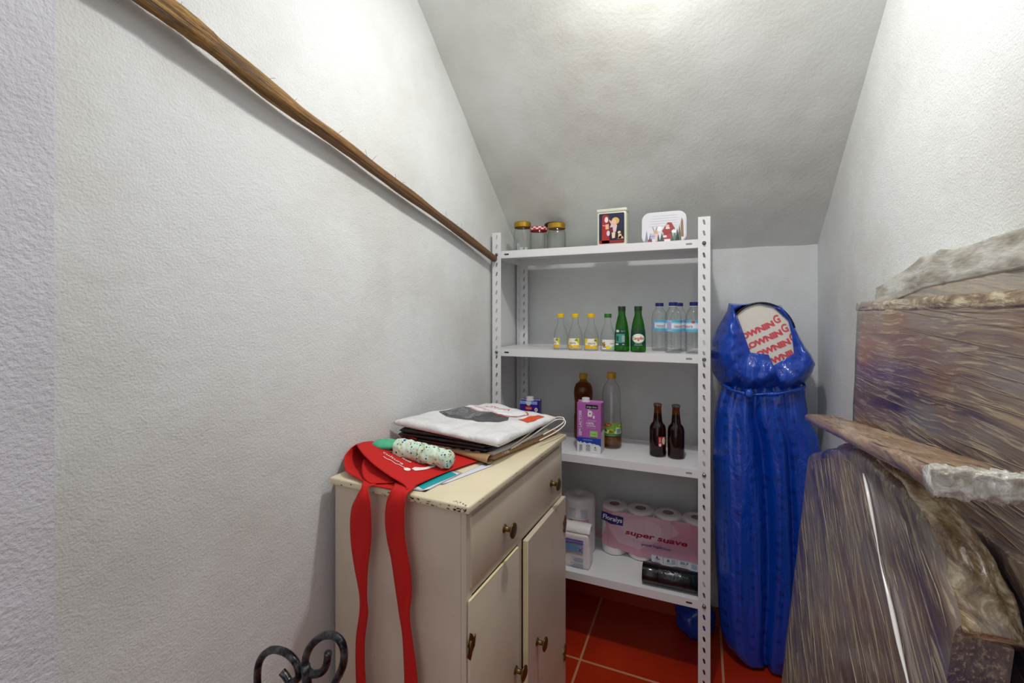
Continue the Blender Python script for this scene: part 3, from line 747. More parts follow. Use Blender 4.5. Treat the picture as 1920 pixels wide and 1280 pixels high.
a.rect(-.042, .130, .040, .142, 'd2a0ae', 1).ell(-.03, .138, .006, .003, 'b03a52', 2).ell(-.005, .137, .009, .003, 'c05a70', 2)
a.build('printed_wrapper', t, cyl(.0662, CAMDIR(-.455, 1.787)), .006)
t = thing('napkin_pack', 'white paper napkin pack with purple and blue stripes at the cabinet edge', 'pack', (-.452, 1.685, Z4), -.02)
rough_box('paper_block', M_tissue, t, (.148, .072, .130), .003, 3, .012, .008).location = (-.074, -.045, 0)
bm = bmesh.new()
def flap(u, v): return Vector((-.072+.146*u+.003*math.sin(u*9), -.043+.012*v+.050*v*v, .128+.028*math.sin(v*2.4)+.003*nz(u*4, v*4)))
grid(bm, 14, 8, flap)
o = obj('folded_flap', bm, M_tissue, t, smooth=True); mo = o.modifiers.new('s', 'SOLIDIFY'); mo.thickness = .002
a = Art(); a.rect(-.070, .093, .052, .108, '6a5fae', 1).rect(-.070, .099, .052, .101, 'b6addc', 2)
a.rect(-.030, .062, .052, .088, '86b0dc', 1)
for i in range(6): a.rect(-.027, .065+i*.0038, .030, .0662+i*.0038, '4f78b8', 2)
a.line([(.033, .064), (.048, .080)], .0022, 'a03048', 3).line([(.033, .080), (.048, .064)], .0022, 'a03048', 3)
for r0 in (.040, .018):
    for i in range(5): a.rect(.052-.055*random.uniform(.6, 1), r0-i*.0032, .052, r0+.0013-i*.0032, '6c6cb0', 1)
a.ell(-.040, .050, .007, .008, '16382a', 1).ell(-.033, .044, .005, .006, '1c4834', 2).rect(-.045, .015, -.032, .034, 'a9a6bb', 1)
a.build('printed_front', t, flat((0, -.0485, 0), (1, 0, 0), (0, 0, 1)))

t = thing('toilet_paper_pack', 'pink and white shrink-wrapped pack of toilet rolls at the right of the bottom shelf', 'toilet paper', (-.166, 1.828, Z4), -.02); t.scale = (1, 1, .93)
bm = bmesh.new(); hw = .205
def pack(u, v):   # u round the outline, v up
    return None
R_ = .0515; rolls = [(-.154+i*.1028, 0) for i in range(4)]
def outline(z):
    k = 1-.06*((abs(z-.099)/.099)**6); pts = []
    for i in range(4):                       # front scallops
        cx = -.154+i*.1028
        for j in range(9):
            a_ = -PI+PI*(j+.5)/9 if 0 < i < 3 else (-PI+PI*(j+.5)/9)
            pts.append((cx+R_*1.0*math.cos(a_)*k, R_*math.sin(a_)*k))
    for i in (3, 2, 1, 0):
        cx = -.154+i*.1028
        for j in range(9):
            a_ = PI*(j+.5)/9; pts.append((cx+R_*math.cos(a_)*k, R_*math.sin(a_)*k))
    return pts
rings = []
for zi in range(15):
    z = .002+.194*zi/14; rings.append([bm.verts.new((x*(1+.004*nz(x*9, z*20)), y-.0015*nz(x*30, z*30, 2), z)) for x, y in outline(z)])
for A, B in zip(rings, rings[1:]):
    for i in range(len(A)): bm.faces.new((A[i], A[(i+1) % len(A)], B[(i+1) % len(A)], B[i]))
obj('wrap', bm, M_tissue, t, smooth=True)
for (x, y) in rolls:
    bm = bmesh.new(); lathe([(.020, .185), (.020, .199), (.022, .201), (.046, .2005), (.050, .196), (.0512, .188)], 40, x, y, bm)
    r_ = obj('toilet_roll', bm, mat('tissue_paper', (.84, .82, .81), .9), t, smooth=True)
    bm = bmesh.new(); lathe([(0, .150), (.0185, .150), (.0195, .1995), (.0205, .1995)], 24, x, y, bm); obj('cardboard_core', bm, M_core, r_, smooth=True)
def packmap(x, y, d):
    i = min(3, max(0, int((x+.2054)/.1028))); cx = -.154+i*.1028
    dx = max(-.0505, min(.0505, x-cx)); k = 1-.06*((abs(y-.099)/.099)**6)
    yy = -math.sqrt(max(0, R_*R_-dx*dx))*k; yy = min(yy, -R_*(.93-.10*(abs(y-.1)/.1)**4))      # film bridges the hollows
    return Vector((x, yy-.0008-d, y))
a = Art()
a.poly([(-.190, .190), (.160, .190), (.160, .030), (-.030, .018), (-.060, .018), (-.120, .030), (-.185, .038), (-.196, .060), (-.178, .120)], 'c48ea0')
a.poly([(-.150, .186), (.06, .186), (.10, .14), (.03, .10), (-.05, .05), (-.13, .06), (-.168, .12)], 'cfa9b6', 1).poly([(.10, .17), (.16, .185), (.16, .10), (.08, .11)], 'cb8aa0', 1).ell(-.04, .13, .08, .045, 'd6b8c2', 1.4)
a.poly([(.160, .190), (.200, .190), (.200, .010), (.160, .010)], 'b6b7cc', 1)
a.poly([(-.196, .180), (-.110, .168), (-.112, .132), (-.160, .134), (-.196, .146)], '17276e', 2).text('Floralys', -.152, .157, .076, .019, 'e8ecf4', 3, rot=-.10, bold=.02)
a.text('super suave', .012, .110, .225, .021, '9a1030', 3, rot=-.02, bold=.03, shear=.25).text('papel higiénico', .012, .074, .105, .011, '3a2f86', 3, bold=.015)
a.rrect(-.005, .008, .162, .040, .006, 'dadbe2', 2).text('4', .015, .031, .008, .010, '232a70', 3, bold=.03).ell(.018, .024, .009, .005, 'b98aa8', 2.6)
a.text('8', .056, .028, .009, .010, '232a70', 3, bold=.03).text('rolos', .058, .017, .02, .005, '232a70', 3).text('20,7', .112, .028, .030, .010, '232a70', 3, bold=.03).text('metros', .110, .017, .018, .005, '232a70', 3).text('folhas', .018, .013, .022, .004, '232a70', 3)
for xx in (.038, .086): a.rect(xx, .012, xx+.0012, .036, '232a70', 3)
a.rrect(.068, .014, .082, .034, .002, 'a9aec8', 3).rrect(.136, .014, .156, .034, .003, 'a9aec8', 3).line([(.0, .038), (.158, .038)], .001, '232a70', 3)
a.build('printed_wrapper', t, packmap, .006, rough=.3)

t = thing('bin_bag_roll', 'roll of black bin bags lying at the front of the bottom shelf', 'bin bags', (-.090, 1.655, Z4+.0325), 0)
bm = lathe([(0, -.098), (.012, -.098), (.013, -.090), (.030, -.099), (.032, -.096), (.032, .096), (.029, .099), (.012, .097), (0, .09)], 40, ripple=lambda a_, z: .02*math.sin(a_*2+z*30)+.012*math.sin(a_*7+z*90))
bmesh.ops.transform(bm, matrix=Matrix.Rotation(PI/2, 4, 'Y'), verts=bm.verts); obj('bag_roll', bm, M_binbag, t, smooth=True)
bm = lathe([(.0330, -.099), (.0333, -.098), (.0333, -.046), (.0330, -.0455)], 40, ripple=lambda a_, z: .02*math.sin(a_*2+z*30)); bmesh.ops.transform(bm, matrix=Matrix.Rotation(PI/2, 4, 'Y'), verts=bm.verts)
obj('paper_band', bm, mat('black_glossy_band', '0c0b0a', .15), t, smooth=True)

# small black clip on the shelf beside the cabinet corner
t = thing('plastic_clip', 'small black plastic clip at the left end of the bottom shelf', 'clip', (-.534, 1.72, Z4))
bxo('clip_body', mat('black_plastic', '101113', .4), t, -.006, .006, -.012, .012, 0, .20, bev=.002)
bm = lathe([(0, -.010), (.012, -.010), (.015, -.002), (.012, .010), (0, .012)], 16); bmesh.ops.transform(bm, matrix=Matrix.Translation((.006, -.006, .208)) @ Matrix.Rotation(PI/2, 4, 'Y'), verts=bm.verts)
obj('clip_head', bm, MATS['black_plastic'], t, smooth=True)

# ------------------------------------------------------------------ cabinet
ang = math.radians(-2.7); Zc = .875
cab = thing('cabinet', 'old cream painted cabinet with one wide drawer over two doors', 'cabinet', (-.398, .739, 0), ang)
# local: +x towards the room, -x to the wall, +y towards the shelves; origin at the near front corner of the top
TD, TL = .358, .568
bm = bmesh.new(); box(bm, -TD, 0, 0, TL, Zc-.016, Zc, bev=.004, seg=3)
wt = obj('worktop', bm, M_creamtop, cab, auto=40)
def blob(a, x, y, s, asp=1.0, c='5a4329', lv=1):
    n = 9; a.poly([(x+asp*s*math.cos(2*PI*i/n)*random.uniform(.5, 1.2), y+s*math.sin(2*PI*i/n)*random.uniform(.5, 1.2)) for i in range(n)], c, lv)
a = Art()
for i in range(46):
    x = -TD+.006+(TD-.012)*random.random()**.6; blob(a, x, random.choice([.0045, .005, .010])+random.uniform(-.001, .001), random.uniform(.0006, .0018), random.uniform(1, 3.2), random.choice(['5a4329', '3c2c1b', '7a6140']))
for i in range(14): blob(a, -.012+random.uniform(-.02, .010), random.uniform(.004, .012), random.uniform(.001, .0022), 1.2, '46341f')
a.build('chipped_paint', wt, flat((0, 0, Zc-.016), (1, 0, 0), (0, 0, 1)))['kind'] = 'stuff'
a = Art()
for i in range(40): blob(a, random.uniform(.01, TL-.01), random.choice([.004, .011])+random.uniform(-.001, .001), random.uniform(.0005, .0013), random.uniform(1, 4), random.choice(['7d6a4a', '5a4329', '93805c']))
a.build('chipped_paint', wt, flat((0, 0, Zc-.016), (0, 1, 0), (0, 0, 1)))['kind'] = 'stuff'
a = Art()
for i in range(16): blob(a, -.010+random.uniform(-.03, .002), random.uniform(.002, .012), random.uniform(.0006, .0016), 1.2, '6b5433')
a.build('chipped_paint', wt, flat((0, 0, Zc), (1, 0, 0), (0, 1, 0)))['kind'] = 'stuff'
BX = -.012; BY0, BY1 = .010, .560; BL = -TD+.008; ZT = Zc-.016
bm = bmesh.new()
box(bm, BL, BX-.012, BY0, BY0+.012, .02, ZT); box(bm, BL, BX-.012, BY1-.012, BY1, .02, ZT); box(bm, BL, BL+.006, BY0+.012, BY1-.012, .02, ZT)
box(bm, BL+.006, BX-.012, BY0+.012, BY1-.012, .02, .035)
obj('carcass', bm, M_cream, cab)
bm = bmesh.new()
fx0, fx1 = BX-.012, BX
for y0, y1, z0, z1 in ((BY0, BY0+.022, .0, ZT), (BY1-.022, BY1, .0, ZT), (BY0+.022, BY1-.022, ZT-.014, ZT), (BY0+.022, BY1-.022, .690, .706), (BY0+.022, BY1-.022, .02, .06), (.243, .268, .06, .690)):
    box(bm, fx0, fx1, y0, y1, z0, z1, bev=.001)
obj('face_frame', bm, M_cream, cab)
dr = bxo('drawer', M_cream, cab, fx0-.002, BX+.004, BY0+.014, BY1-.014, .707, .842, bev=.002)
def knob(parent, y, z, x=0):
    bm = lathe([(.010, -.001), (.0085, .002), (.0055, .003), (.0050, .014), (.0065, .0175), (.0150, .0195), (.0168, .0210), (.0165, .0225), (.0140, .0238), (0, .0246)], 28)
    bmesh.ops.transform(bm, matrix=Matrix.Translation((x, y, z)) @ Matrix.Rotation(PI/2, 4, 'Y'), verts=bm.verts)
    return obj('knob', bm, M_brass, parent, smooth=True)
knob(dr, .165, .762, BX+.0045); knob(dr, .458, .762, BX+.0045)
def hinge(parent, y, z, s):
    a = Art(); a.poly([(0, -.026), (.006, -.014), (.016, -.008), (.012, 0), (.020, .012), (.012, .010), (.007, .020), (.0, .026), (-.005, .014), (-.012, .010), (-.006, 0), (-.012, -.012), (-.004, -.012)], '5a4a2c')
    o = a.build('hinge', parent, flat((BX+.0065, y, z), (0, 1, 0), (0, 0, 1)), rough=.35)
    o.data.materials.clear(); o.data.materials.append(M_brass)
    mo = o.modifiers.new('s', 'SOLIDIFY'); mo.thickness = .0022; mo.offset = 1
    bm = lathe([(0, -.012), (.003, -.012), (.003, .012), (0, .012)], 12, BX+.009, y-.001*s); bmesh.ops.translate(bm, verts=bm.verts, vec=(0, 0, z))
    obj('hinge_pin', bm, M_brass, o, smooth=True)
dl = bxo('door', M_cream, cab, BX+.0005, BX+.006, .014, .238, .035, .688, bev=.001)
bxo('door_edge', M_litedge, dl, BX+.001, BX+.0062, .016, .236, .6875, .6886)
knob(dl, .219, .412, BX+.0065)
for z in (.605, .12): hinge(dl, .012, z, 1)
# right-hand door, slightly ajar, hung at the far side
do = bpy.data.objects.new('door', None); COL.objects.link(do)
bm = bmesh.new(); box(bm, 0, .0130, -.292, 0, .035, .692, bev=.001)
dd = obj('door', bm, M_cream, cab, auto=40); COL.objects.unlink(do); bpy.data.objects.remove(do)
dd.location = (BX+.0006, .556, 0); dd.rotation_euler = (0, 0, math.radians(.7))
bxo('door_edge', M_litedge, dd, .0008, .0122, -.2928, -.291, .036, .691)
knob(dd, -.232, .412, .0132)
for z in (.615, .235):
    a = Art(); a.poly([(0, -.026), (.006, -.014), (.012, 0), (.007, .020), (.0, .026), (-.008, .014), (-.016, .010), (-.008, 0), (-.016, -.012), (-.006, -.012)], '5a4a2c')
    o = a.build('hinge', dd, flat((.0135, -.012, z), (0, 1, 0), (0, 0, 1))); o.data.materials.clear(); o.data.materials.append(M_brass)
    mo = o.modifiers.new('s', 'SOLIDIFY'); mo.thickness = .0022; mo.offset = 1

# ------------------------------------------------------------------ wooden pole on the left wall
pts = catmull([(-0.744, 0.269, 1.725), (-0.744, 0.405, 1.697), (-0.744, 0.467, 1.685), (-0.744, 0.529, 1.670), (-0.745, 0.658, 1.640), (-0.745, 0.780, 1.619), (-0.746, 0.960, 1.582), (-0.747, 1.120, 1.551), (-0.750, 1.347, 1.507), (-.745, 1.594, 1.452)], 16)
def sq(t_, th): return 1+.08*math.sin(3*th+t_*9)+.05*math.sin(2*th-t_*22)+.05*nz(t_*30, th)+.03*math.sin(9*th+t_*4)
bm = tube(pts, lambda t_: .0068*(1-t_)**1.6+.0128+.0008*math.sin(t_*37), 28, sq=sq, uv=True)
pole = tag(obj('wooden_pole', bm, M_pole, smooth=True), 'rough peeled wooden branch pole slanting down the left wall to the shelves', 'pole')
bm = bmesh.new()
for i in range(26):
    j = random.randrange(6, len(pts)-8); p = pts[j]; th = random.uniform(-.6, 1.9)
    r = .0068*(1-j/len(pts))**1.6+.0128
    q = p+Vector((math.cos(th)*r*.8, 0, math.sin(th)*r))
    d = Vector((random.uniform(0, .5), random.uniform(-1, 1), random.uniform(.1, 1))).normalized()*random.uniform(.008, .020)
    tube([q, q+d*.5+Vector((0, 0, .001)), q+d+Vector((0, random.uniform(-.004, .004), 0))], .00035, 4, bm)
obj('bark_fibre', bm, M_pole, pole)['kind'] = 'stuff'

# ------------------------------------------------------------------ wrought iron scroll stand
st = thing('wrought_iron_stand', 'black wrought iron stand with scrolled top in front of the cabinet side', 'stand', (-.597, .56, 0))
def P(l): return [Vector((x+.597, dy, z)) for x, z, dy in l]
sc1 = P([(-.672, .612, .004), (-.664, .606, .005), (-.652, .599, .004), (-.640, .606, 0), (-.627, .622, 0), (-.634, .642, 0), (-.660, .652, 0), (-.695, .645, 0), (-.722, .617, 0), (-.727, .575, 0), (-.712, .53, 0), (-.67, .48, 0), (-.615, .44, 0)])
sc2 = P([(-.566, .676, .004), (-.570, .655, .004), (-.580, .640, .003), (-.598, .634, 0), (-.610, .640, 0), (-.612, .655, 0), (-.600, .680, 0), (-.575, .703, 0), (-.548, .711, 0), (-.531, .700, 0), (-.530, .672, 0), (-.545, .640, 0), (-.57, .60, 0), (-.595, .55, 0), (-.600, .50, 0)])
obj('scroll', tube(catmull(sc1, 8), .0062, 12), M_iron, st, smooth=True)
obj('scroll', tube(catmull(sc2, 8), .0062, 12), M_iron, st, smooth=True)
obj('stem', tube(catmull(P([(-.608, .648, -.004), (-.602, .60, -.004), (-.598, .5, 0), (-.597, .3, 0), (-.597, .02, 0)]), 6), .0075, 12), M_iron, st, smooth=True)
for k in range(3):
    a_ = PI/2+k*2*PI/3; dx, dy = math.cos(a_), math.sin(a_)
    obj('foot', tube(catmull([(0, 0, .14), (dx*.04, dy*.04, .09), (dx*.08, dy*.08, .03), (dx*.10, dy*.10, .0065)], 6), .006, 10), M_iron, st, smooth=True)

# ------------------------------------------------------------------ things lying on the cabinet
def quad(c, u, v):
    a, b, cc, d = [Vector(p) for p in c]; return (a*(1-u)+b*u)*(1-v)+(d*(1-u)+cc*u)*v
def soft_slab(name, m, parent, corners, th, amp=.004, seed=0, nu=36, nv=36, rough_edge=.003, hump=0, edge=.12, crease=0):
    """folded sheet pile: corners are four base points (x, y, z); th its thickness"""
    bm = bmesh.new()
    def base(u, v):
        p = quad(corners, u, v)
        e = Vector((nz(u*3+seed, v*3, 1)*rough_edge, nz(u*3, v*3+seed, 2)*rough_edge, 0))
        return p+e
    def prof(u, v):
        d = min(u, 1-u, v, 1-v)/edge; d = min(1, max(0, d)); return math.sqrt(1-(1-d)**2)
    def wob(u, v): return amp*nz(u*2.6+seed, v*2.6, seed)+amp*.5*nz(u*7+seed, v*7, seed+2)+crease*abs(nz(u*4+seed, v*1.5, 9))
    def topf(u, v):
        return base(u, v)+Vector((0, 0, th*(.5+.5*prof(u, v))+(wob(u, v)+hump*math.sin(u*PI)*math.sin(v*PI))*prof(u, v)))
    def botf(u, v): return base(u, v)+Vector((0, 0, th*.5*(1-prof(u, v))))
    A = grid(bm, nu, nv, topf); B = grid(bm, nu, nv, botf)
    bmesh.ops.remove_doubles(bm, verts=bm.verts, dist=1e-5)
    o = obj(name, bm, m, parent, smooth=True)
    return o, topf
# flyer under the red bag
t = thing('flyer', 'white and teal paper flyer sticking out from under the red tote bag', 'paper')
bm = bmesh.new(); Fp = [(-.580, .757), (-.512, .766), (-.496, .890), (-.560, .905)]
o, tf = soft_slab('flyer_sheet', mat('flyer_paper', 'e4e4ec', .4), t, [(x, y, Zc+.0006) for x, y in Fp], .0016, 0, 1, 8, 8, 0)
a = Art(); a.poly([(-.575, .80), (-.521, .772), (-.500, .872), (-.54, .896)], '0aa0a4').build('teal_print', t, flat((0, 0, Zc+.0024), (1, 0, 0), (0, 1, 0)))
t2 = thing('leaflet', 'white leaflet with dark edge lying right of the teal flyer', 'paper')
soft_slab('leaflet_sheet', mat('leaflet_paper', 'dcdfea', .4), t2, [(x, y, Zc+.0006) for x, y in [(-.506, .812), (-.500, .812), (-.452, .965), (-.478, .97)]], .0014, 0, 2, 8, 8, 0)

# red tote bag: two cloth layers with a gaping mouth to the near left, and two hanging handles
tote = thing('tote_bag', 'red cotton tote bag with white print lying on the cabinet, handles hanging down', 'bag')
zt = Zc+.0035
# mouth edge runs from A (wall side) to B (front side); body runs back to C-D under the paper bags
def rib(name, rows, m, parent, th=.0016, k=6, sub=1):
    """surface through rows of points"""
    R_ = [catmull(r, k) for r in rows]
    cols = list(zip(*R_)); C_ = [catmull(c, k) for c in cols]
    bm = bmesh.new(); vs = [[bm.verts.new(p) for p in c] for c in C_]
    for i in range(len(vs)-1):
        for j in range(len(vs[0])-1): bm.faces.new((vs[i][j], vs[i+1][j], vs[i+1][j+1], vs[i][j+1]))
    o = obj(name, bm, m, parent, smooth=True); s_ = o.modifiers.new('s', 'SOLIDIFY'); s_.thickness = th; s_.offset = 0
    return o, C_
up_rows = [  # from the mouth edge backwards; each row from the wall side to the room side
    [(-.761, .846, .922), (-.710, .807, .920), (-.679, .791, .914), (-.645, .778, .906), (-.597, .764, .896), (-.553, .753, .8880), (-.540, .742, .8845)],
    [(-.764, .880, .919), (-.718, .852, .917), (-.685, .835, .911), (-.640, .818, .903), (-.600, .803, .895), (-.565, .792, .888), (-.537, .785, .8825)],
    [(-.764, .915, .911), (-.718, .900, .909), (-.680, .880, .904), (-.630, .860, .897), (-.590, .850, .890), (-.560, .846, .885), (-.528, .846, .8815)],
    [(-.758, .965, .893), (-.715, .955, .894), (-.672, .945, .891), (-.615, .930, .887), (-.570, .920, .884), (-.540, .915, .882), (-.512, .912, .8808)],
    [(-.752, 1.01, .882), (-.710, 1.01, .882), (-.66, 1.01, .882), (-.60, 1.00, .882), (-.56, 1.0, .8815), (-.52, .99, .881), (-.488, .98, .8806)]]
o_, tote_surf = rib('front_panel', up_rows, M_red, tote)
low_rows = [
    [(-.761, .846, .922), (-.769, .836, .914), (-.762, .808, .902), (-.722, .770, .890), (-.685, .760, .8835), (-.632, .745, .8795), (-.600, .744, .8790), (-.545, .744, .8790)],
    [(-.762, .87, .919), (-.769, .862, .905), (-.763, .845, .892), (-.730, .820, .883), (-.69, .805, .8800), (-.645, .80, .8790), (-.600, .79, .8788), (-.545, .79, .8788)],
    [(-.763, .90, .912), (-.769, .895, .898), (-.763, .885, .886), (-.74, .87, .8800), (-.69, .865, .8789), (-.64, .86, .8789), (-.59, .85, .8788), (-.54, .85, .8788)],
    [(-.758, .96, .896), (-.764, .95, .888), (-.755, .95, .882), (-.735, .95, .8788), (-.69, .95, .8788), (-.64, .95, .8788), (-.58, .94, .8788), (-.54, .93, .8788)]]
rib('back_panel', low_rows, M_red, tote)
# inner fold of the mouth
rib('inner_fold', [
    [(-.702, .803, .906), (-.690, .785, .898), (-.680, .774, .890), (-.660, .757, .8855), (-.635, .746, .8820)],
    [(-.690, .820, .900), (-.668, .800, .894), (-.655, .788, .889), (-.635, .770, .8860), (-.612, .755, .8825)],
    [(-.680, .840, .892), (-.655, .820, .889), (-.640, .808, .887), (-.612, .790, .8850), (-.590, .770, .8820)]], M_red, tote)
def strap(name, path, k=10):
    """path: (left x, z), (right x, z), y of each, from the table edge down"""
    bm = bmesh.new(); Lp = catmull([p[0] for p in path], k); Rp = catmull([p[1] for p in path], k)
    n = 8; rows = []
    for i, (l, r) in enumerate(zip(Lp, Rp)):
        row = []
        for j in range(n+1):
            s_ = j/n; p = l.lerp(r, s_); bow = .004*math.sin(s_*PI)*math.sin(i*.11+1)+.0015*math.sin(s_*2*PI+i*.08)
            row.append(bm.verts.new(p+Vector((0, -abs(bow), 0))))
        rows.append(row)
    for a_, b_ in zip(rows, rows[1:]):
        for j in range(n): bm.faces.new((a_[j], a_[j+1], b_[j+1], b_[j]))
    o = obj(name, bm, M_red, tote, smooth=True); s_ = o.modifiers.new('s', 'SOLIDIFY'); s_.thickness = .0018; s_.offset = 0
    return o
yF = .728
strap('handle', [((-.665, .770, .8830), (-.620, .775, .8830)), ((-.655, .748, .8805), (-.622, .748, .8805)), ((-.646, .735, .876), (-.628, .735, .878)), ((-.653, yF, .858), (-.614, yF-.006, .862)), ((-.668, yF, .826), (-.610, yF-.008, .830)),
                 ((-.672, yF+.004, .768), (-.616, yF, .775)), ((-.666, yF+.008, .71), (-.626, yF+.002, .715)), ((-.653, yF+.008, .655), (-.630, yF+.004, .655)), ((-.653, yF+.008, .615), (-.628, yF+.004, .618)), ((-.662, yF+.008, .55), (-.636, yF+.004, .553)), ((-.660, yF+.008, .456), (-.630, yF+.004, .460)), ((-.650, yF+.008, .40), (-.60, yF+.004, .37)), ((-.625, yF+.008, .345), (-.595, yF+.004, .335))])
strap('handle', [((-.585, .765, .8845), (-.535, .765, .8840)), ((-.574, .745, .8835), (-.531, .745, .8830)), ((-.572, .733, .878), (-.531, .732, .881)), ((-.577, yF, .858), (-.530, yF-.004, .865)), ((-.581, yF, .825), (-.531, yF-.006, .835)),
                 ((-.579, yF+.004, .785), (-.531, yF-.002, .795)), ((-.570, yF+.006, .745), (-.520, yF, .735)), ((-.562, yF+.008, .69), (-.518, yF, .69)), ((-.554, yF+.008, .643), (-.524, yF+.002, .648)), ((-.545, yF+.008, .60), (-.517, yF+.002, .60)), ((-.541, yF+.008, .545), (-.508, yF+.002, .548)), ((-.540, yF+.008, .498), (-.506, yF+.002, .505)), ((-.545, yF+.008, .42), (-.518, yF+.002, .40)), ((-.60, yF+.008, .345), (-.575, yF+.002, .325))])
def totemap(x, y, d):        # x 0..1 along mouth (wall to room), y 0..1 backwards
    c = tote_surf; i = min(len(c)-1.001, max(0, x*(len(c)-1))); j = min(len(c[0])-1.001, max(0, y*(len(c[0])-1)))
    i0, j0 = int(i), int(j); fi, fj = i-i0, j-j0
    p = (c[i0][j0]*(1-fi)+c[i0+1][j0]*fi)*(1-fj)+(c[i0][j0+1]*(1-fi)+c[i0+1][j0+1]*fi)*fj
    return p+Vector((0, 0, .0016+d))
a = Art(); W = 'f2e9e4'
a.ell(.69, .34, .035, .045, W, 1).poly([(.70, .40), (.76, .40), (.80, .50), (.80, .60), (.76, .66), (.735, .62), (.745, .54), (.72, .50), (.68, .46)], W, 1)
a.line([(.66, .34), (.58, .32), (.55, .29), (.48, .29), (.45, .26), (.40, .26)], .012, W, 1)
a.text('cultura', .46, .37, .26, .055, W, 2, rot=.12).text('a nossa festa', .43, .49, .30, .040, W, 2, rot=.12)
a.build('white_print', tote, totemap, .02)

# green cloth behind the red bag
gr = thing('folded_cloth', 'small mint green cloth tucked between the red tote bag and the wall', 'cloth')
bm = bmesh.new()
def gf(u, v):
    a_, b_ = u*2*PI, v*PI
    r_ = 1+.12*nz(math.cos(a_)*2, math.sin(a_)*2, v*3)
    return Vector((-.712+.036*math.cos(a_)*math.sin(b_)*r_, .895+.030*math.sin(a_)*math.sin(b_)*r_, .9150+.012*math.cos(b_)*r_))
grid(bm, 28, 14, gf); bmesh.ops.remove_doubles(bm, verts=bm.verts, dist=1e-4)
obj('cloth_bundle', bm, M_green, gr, smooth=True)

# patterned cloth roll
tr = thing('fabric_roll', 'rolled mint cloth with colourful dots on top of the red tote bag', 'cloth roll')
A, B = Vector((-.675, .886, .915)), Vector((-.522, .885, .904))
bm = bmesh.new(); pl = [A.lerp(B, i/60) for i in range(61)]
def rsq(t_, th):
    tw = .05*math.sin(th*3+t_*14)+.16*abs(nz(t_*9, math.cos(th)*1.6, math.sin(th)*1.6))+.10*nz(t_*22, math.cos(th)*3, math.sin(th)*3)
    pinch = 1.02-.16*math.exp(-((t_-.50)/.03)**2)-.08*math.exp(-((t_-.76)/.03)**2)-.10*t_
    e = 1-.35*max(0, (.06-t_)/.06)**2-.15*max(0, (t_-.96)/.04)
    f = .78 if math.sin(th) < -.6 else 1
    return (1+tw)*pinch*e
tube(pl, .0215, 40, bm, sq=rsq)
obj('rolled_cloth', bm, M_terr, tr, smooth=True)
obj('tie_band', tube(catmull([A.lerp(B, .50)+Vector((.002*math.sin(a_*3), .0205*math.cos(a_), .0205*math.sin(a_))) for a_ in [i*2*PI/12 for i in range(13)]], 4), .0035, 8), M_terr, tr, smooth=True)

# brown paper bag
bp = thing('paper_bag', 'flattened brown kraft paper bag with cord handles at the bottom of the pile', 'bag')
BR = [(-.725, 1.020, .8812), (-.462, .978, .8765), (-.388, 1.300, .8765), (-.70, 1.310, .8810)]
bag_o, btop = soft_slab('paper_layers', M_paper, bp, BR, .012, .002, 4, 40, 40, .004, edge=.03)
# open fold along the near side
bm = bmesh.new()
def fold(u, v):
    p = Vector((-.690, 1.012, .889)).lerp(Vector((-.462, .975, .8765)), u)
    th = -2.6+v*5.2; r = .003+.0075*u**2
    return p+Vector((.0*u, -.012*u-r*1.9*math.cos(th)*1.0+.004, r+r*math.sin(th)+.002*u))
grid(bm, 30, 16, fold); o = obj('open_fold', bm, M_paper, bp, smooth=True); s_ = o.modifiers.new('s', 'SOLIDIFY'); s_.thickness = .0007
def bagtop(x, y, d):
    p = btop(x, y); return p+Vector((0, 0, .0006+d))
a = Art(); W = 'efe4d2'
a.text('mercado', .965, .33, .13, .05, W, 2, rot=PI/2+.0).text('rosa', .975, .18, .08, .05, W, 2, rot=PI/2).line([(.95, .10), (.95, .42)], .004, W, 1)
a.build('white_print', bp, bagtop, .03)
# striped bag
sb = thing('striped_bag', 'folded white bag with a row of black dashes under the black bags', 'bag')
SB = [(-.755, 1.008, .8900), (-.466, .978, .8875), (-.405, 1.265, .8875), (-.70, 1.30, .8890)]
o, stp = soft_slab('bag_layers', M_whiteplastic, sb, SB, .0075, .001, 6, 30, 30, .003, edge=.02)
bm = bmesh.new()
a = Art()
for i in range(9):
    u0 = .10+i*.097; a.rect(u0, .004, u0+.045, .024, '17171a')
a.build('black_dashes', sb, lambda x, y, d: stp(x, y)+Vector((0, -.0008-d, .0006+d)), .02)
# red trimmed loop end
rl = obj('red_trim', tube(catmull([(-.748, 1.005, .9015), (-.744, .998, .9065), (-.730, .995, .9090), (-.700, .992, .9075), (-.690, .992, .9050)], 6), .0022, 8), ink('c8321e'), sb, smooth=True)
bm = bmesh.new()
def lp(u, v): 
    th = PI/2+u*PI; return Vector((-.742+.010*math.cos(th)*1.1-.0, 1.000+v*.05, .9045+.0065*math.sin(th)))
grid(bm, 12, 3, lp); o = obj('rolled_end', bm, M_whiteplastic, sb, smooth=True); s_ = o.modifiers.new('s', 'SOLIDIFY'); s_.thickness = .001
# black bags
for i, (cr, th, lb) in enumerate([
    ([(-.735, .990, .8968), (-.478, .980, .8945), (-.420, 1.250, .8945), (-.70, 1.29, .8960)], .0115, 'flat black plastic bag, lowest of the three black ones in the pile'),
    ([(-.748, .988, .9075), (-.482, .979, .9040), (-.425, 1.245, .9045), (-.70, 1.285, .9065)], .0115, 'flat black plastic bag in the middle of the three black ones'),
    ([(-.742, .986, .9185), (-.490, .980, .9120), (-.43, 1.24, .9135), (-.70, 1.28, .9175)], .0125, 'flat black plastic bag just under the white printed carrier bag')]):
    b = thing('black_bag', lb, 'bag', group='black plastic bags in the pile')
    soft_slab('bag_layers', M_blackplastic, b, cr, th, .0016, 11+i, 36, 36, .005, edge=.012, crease=.001)
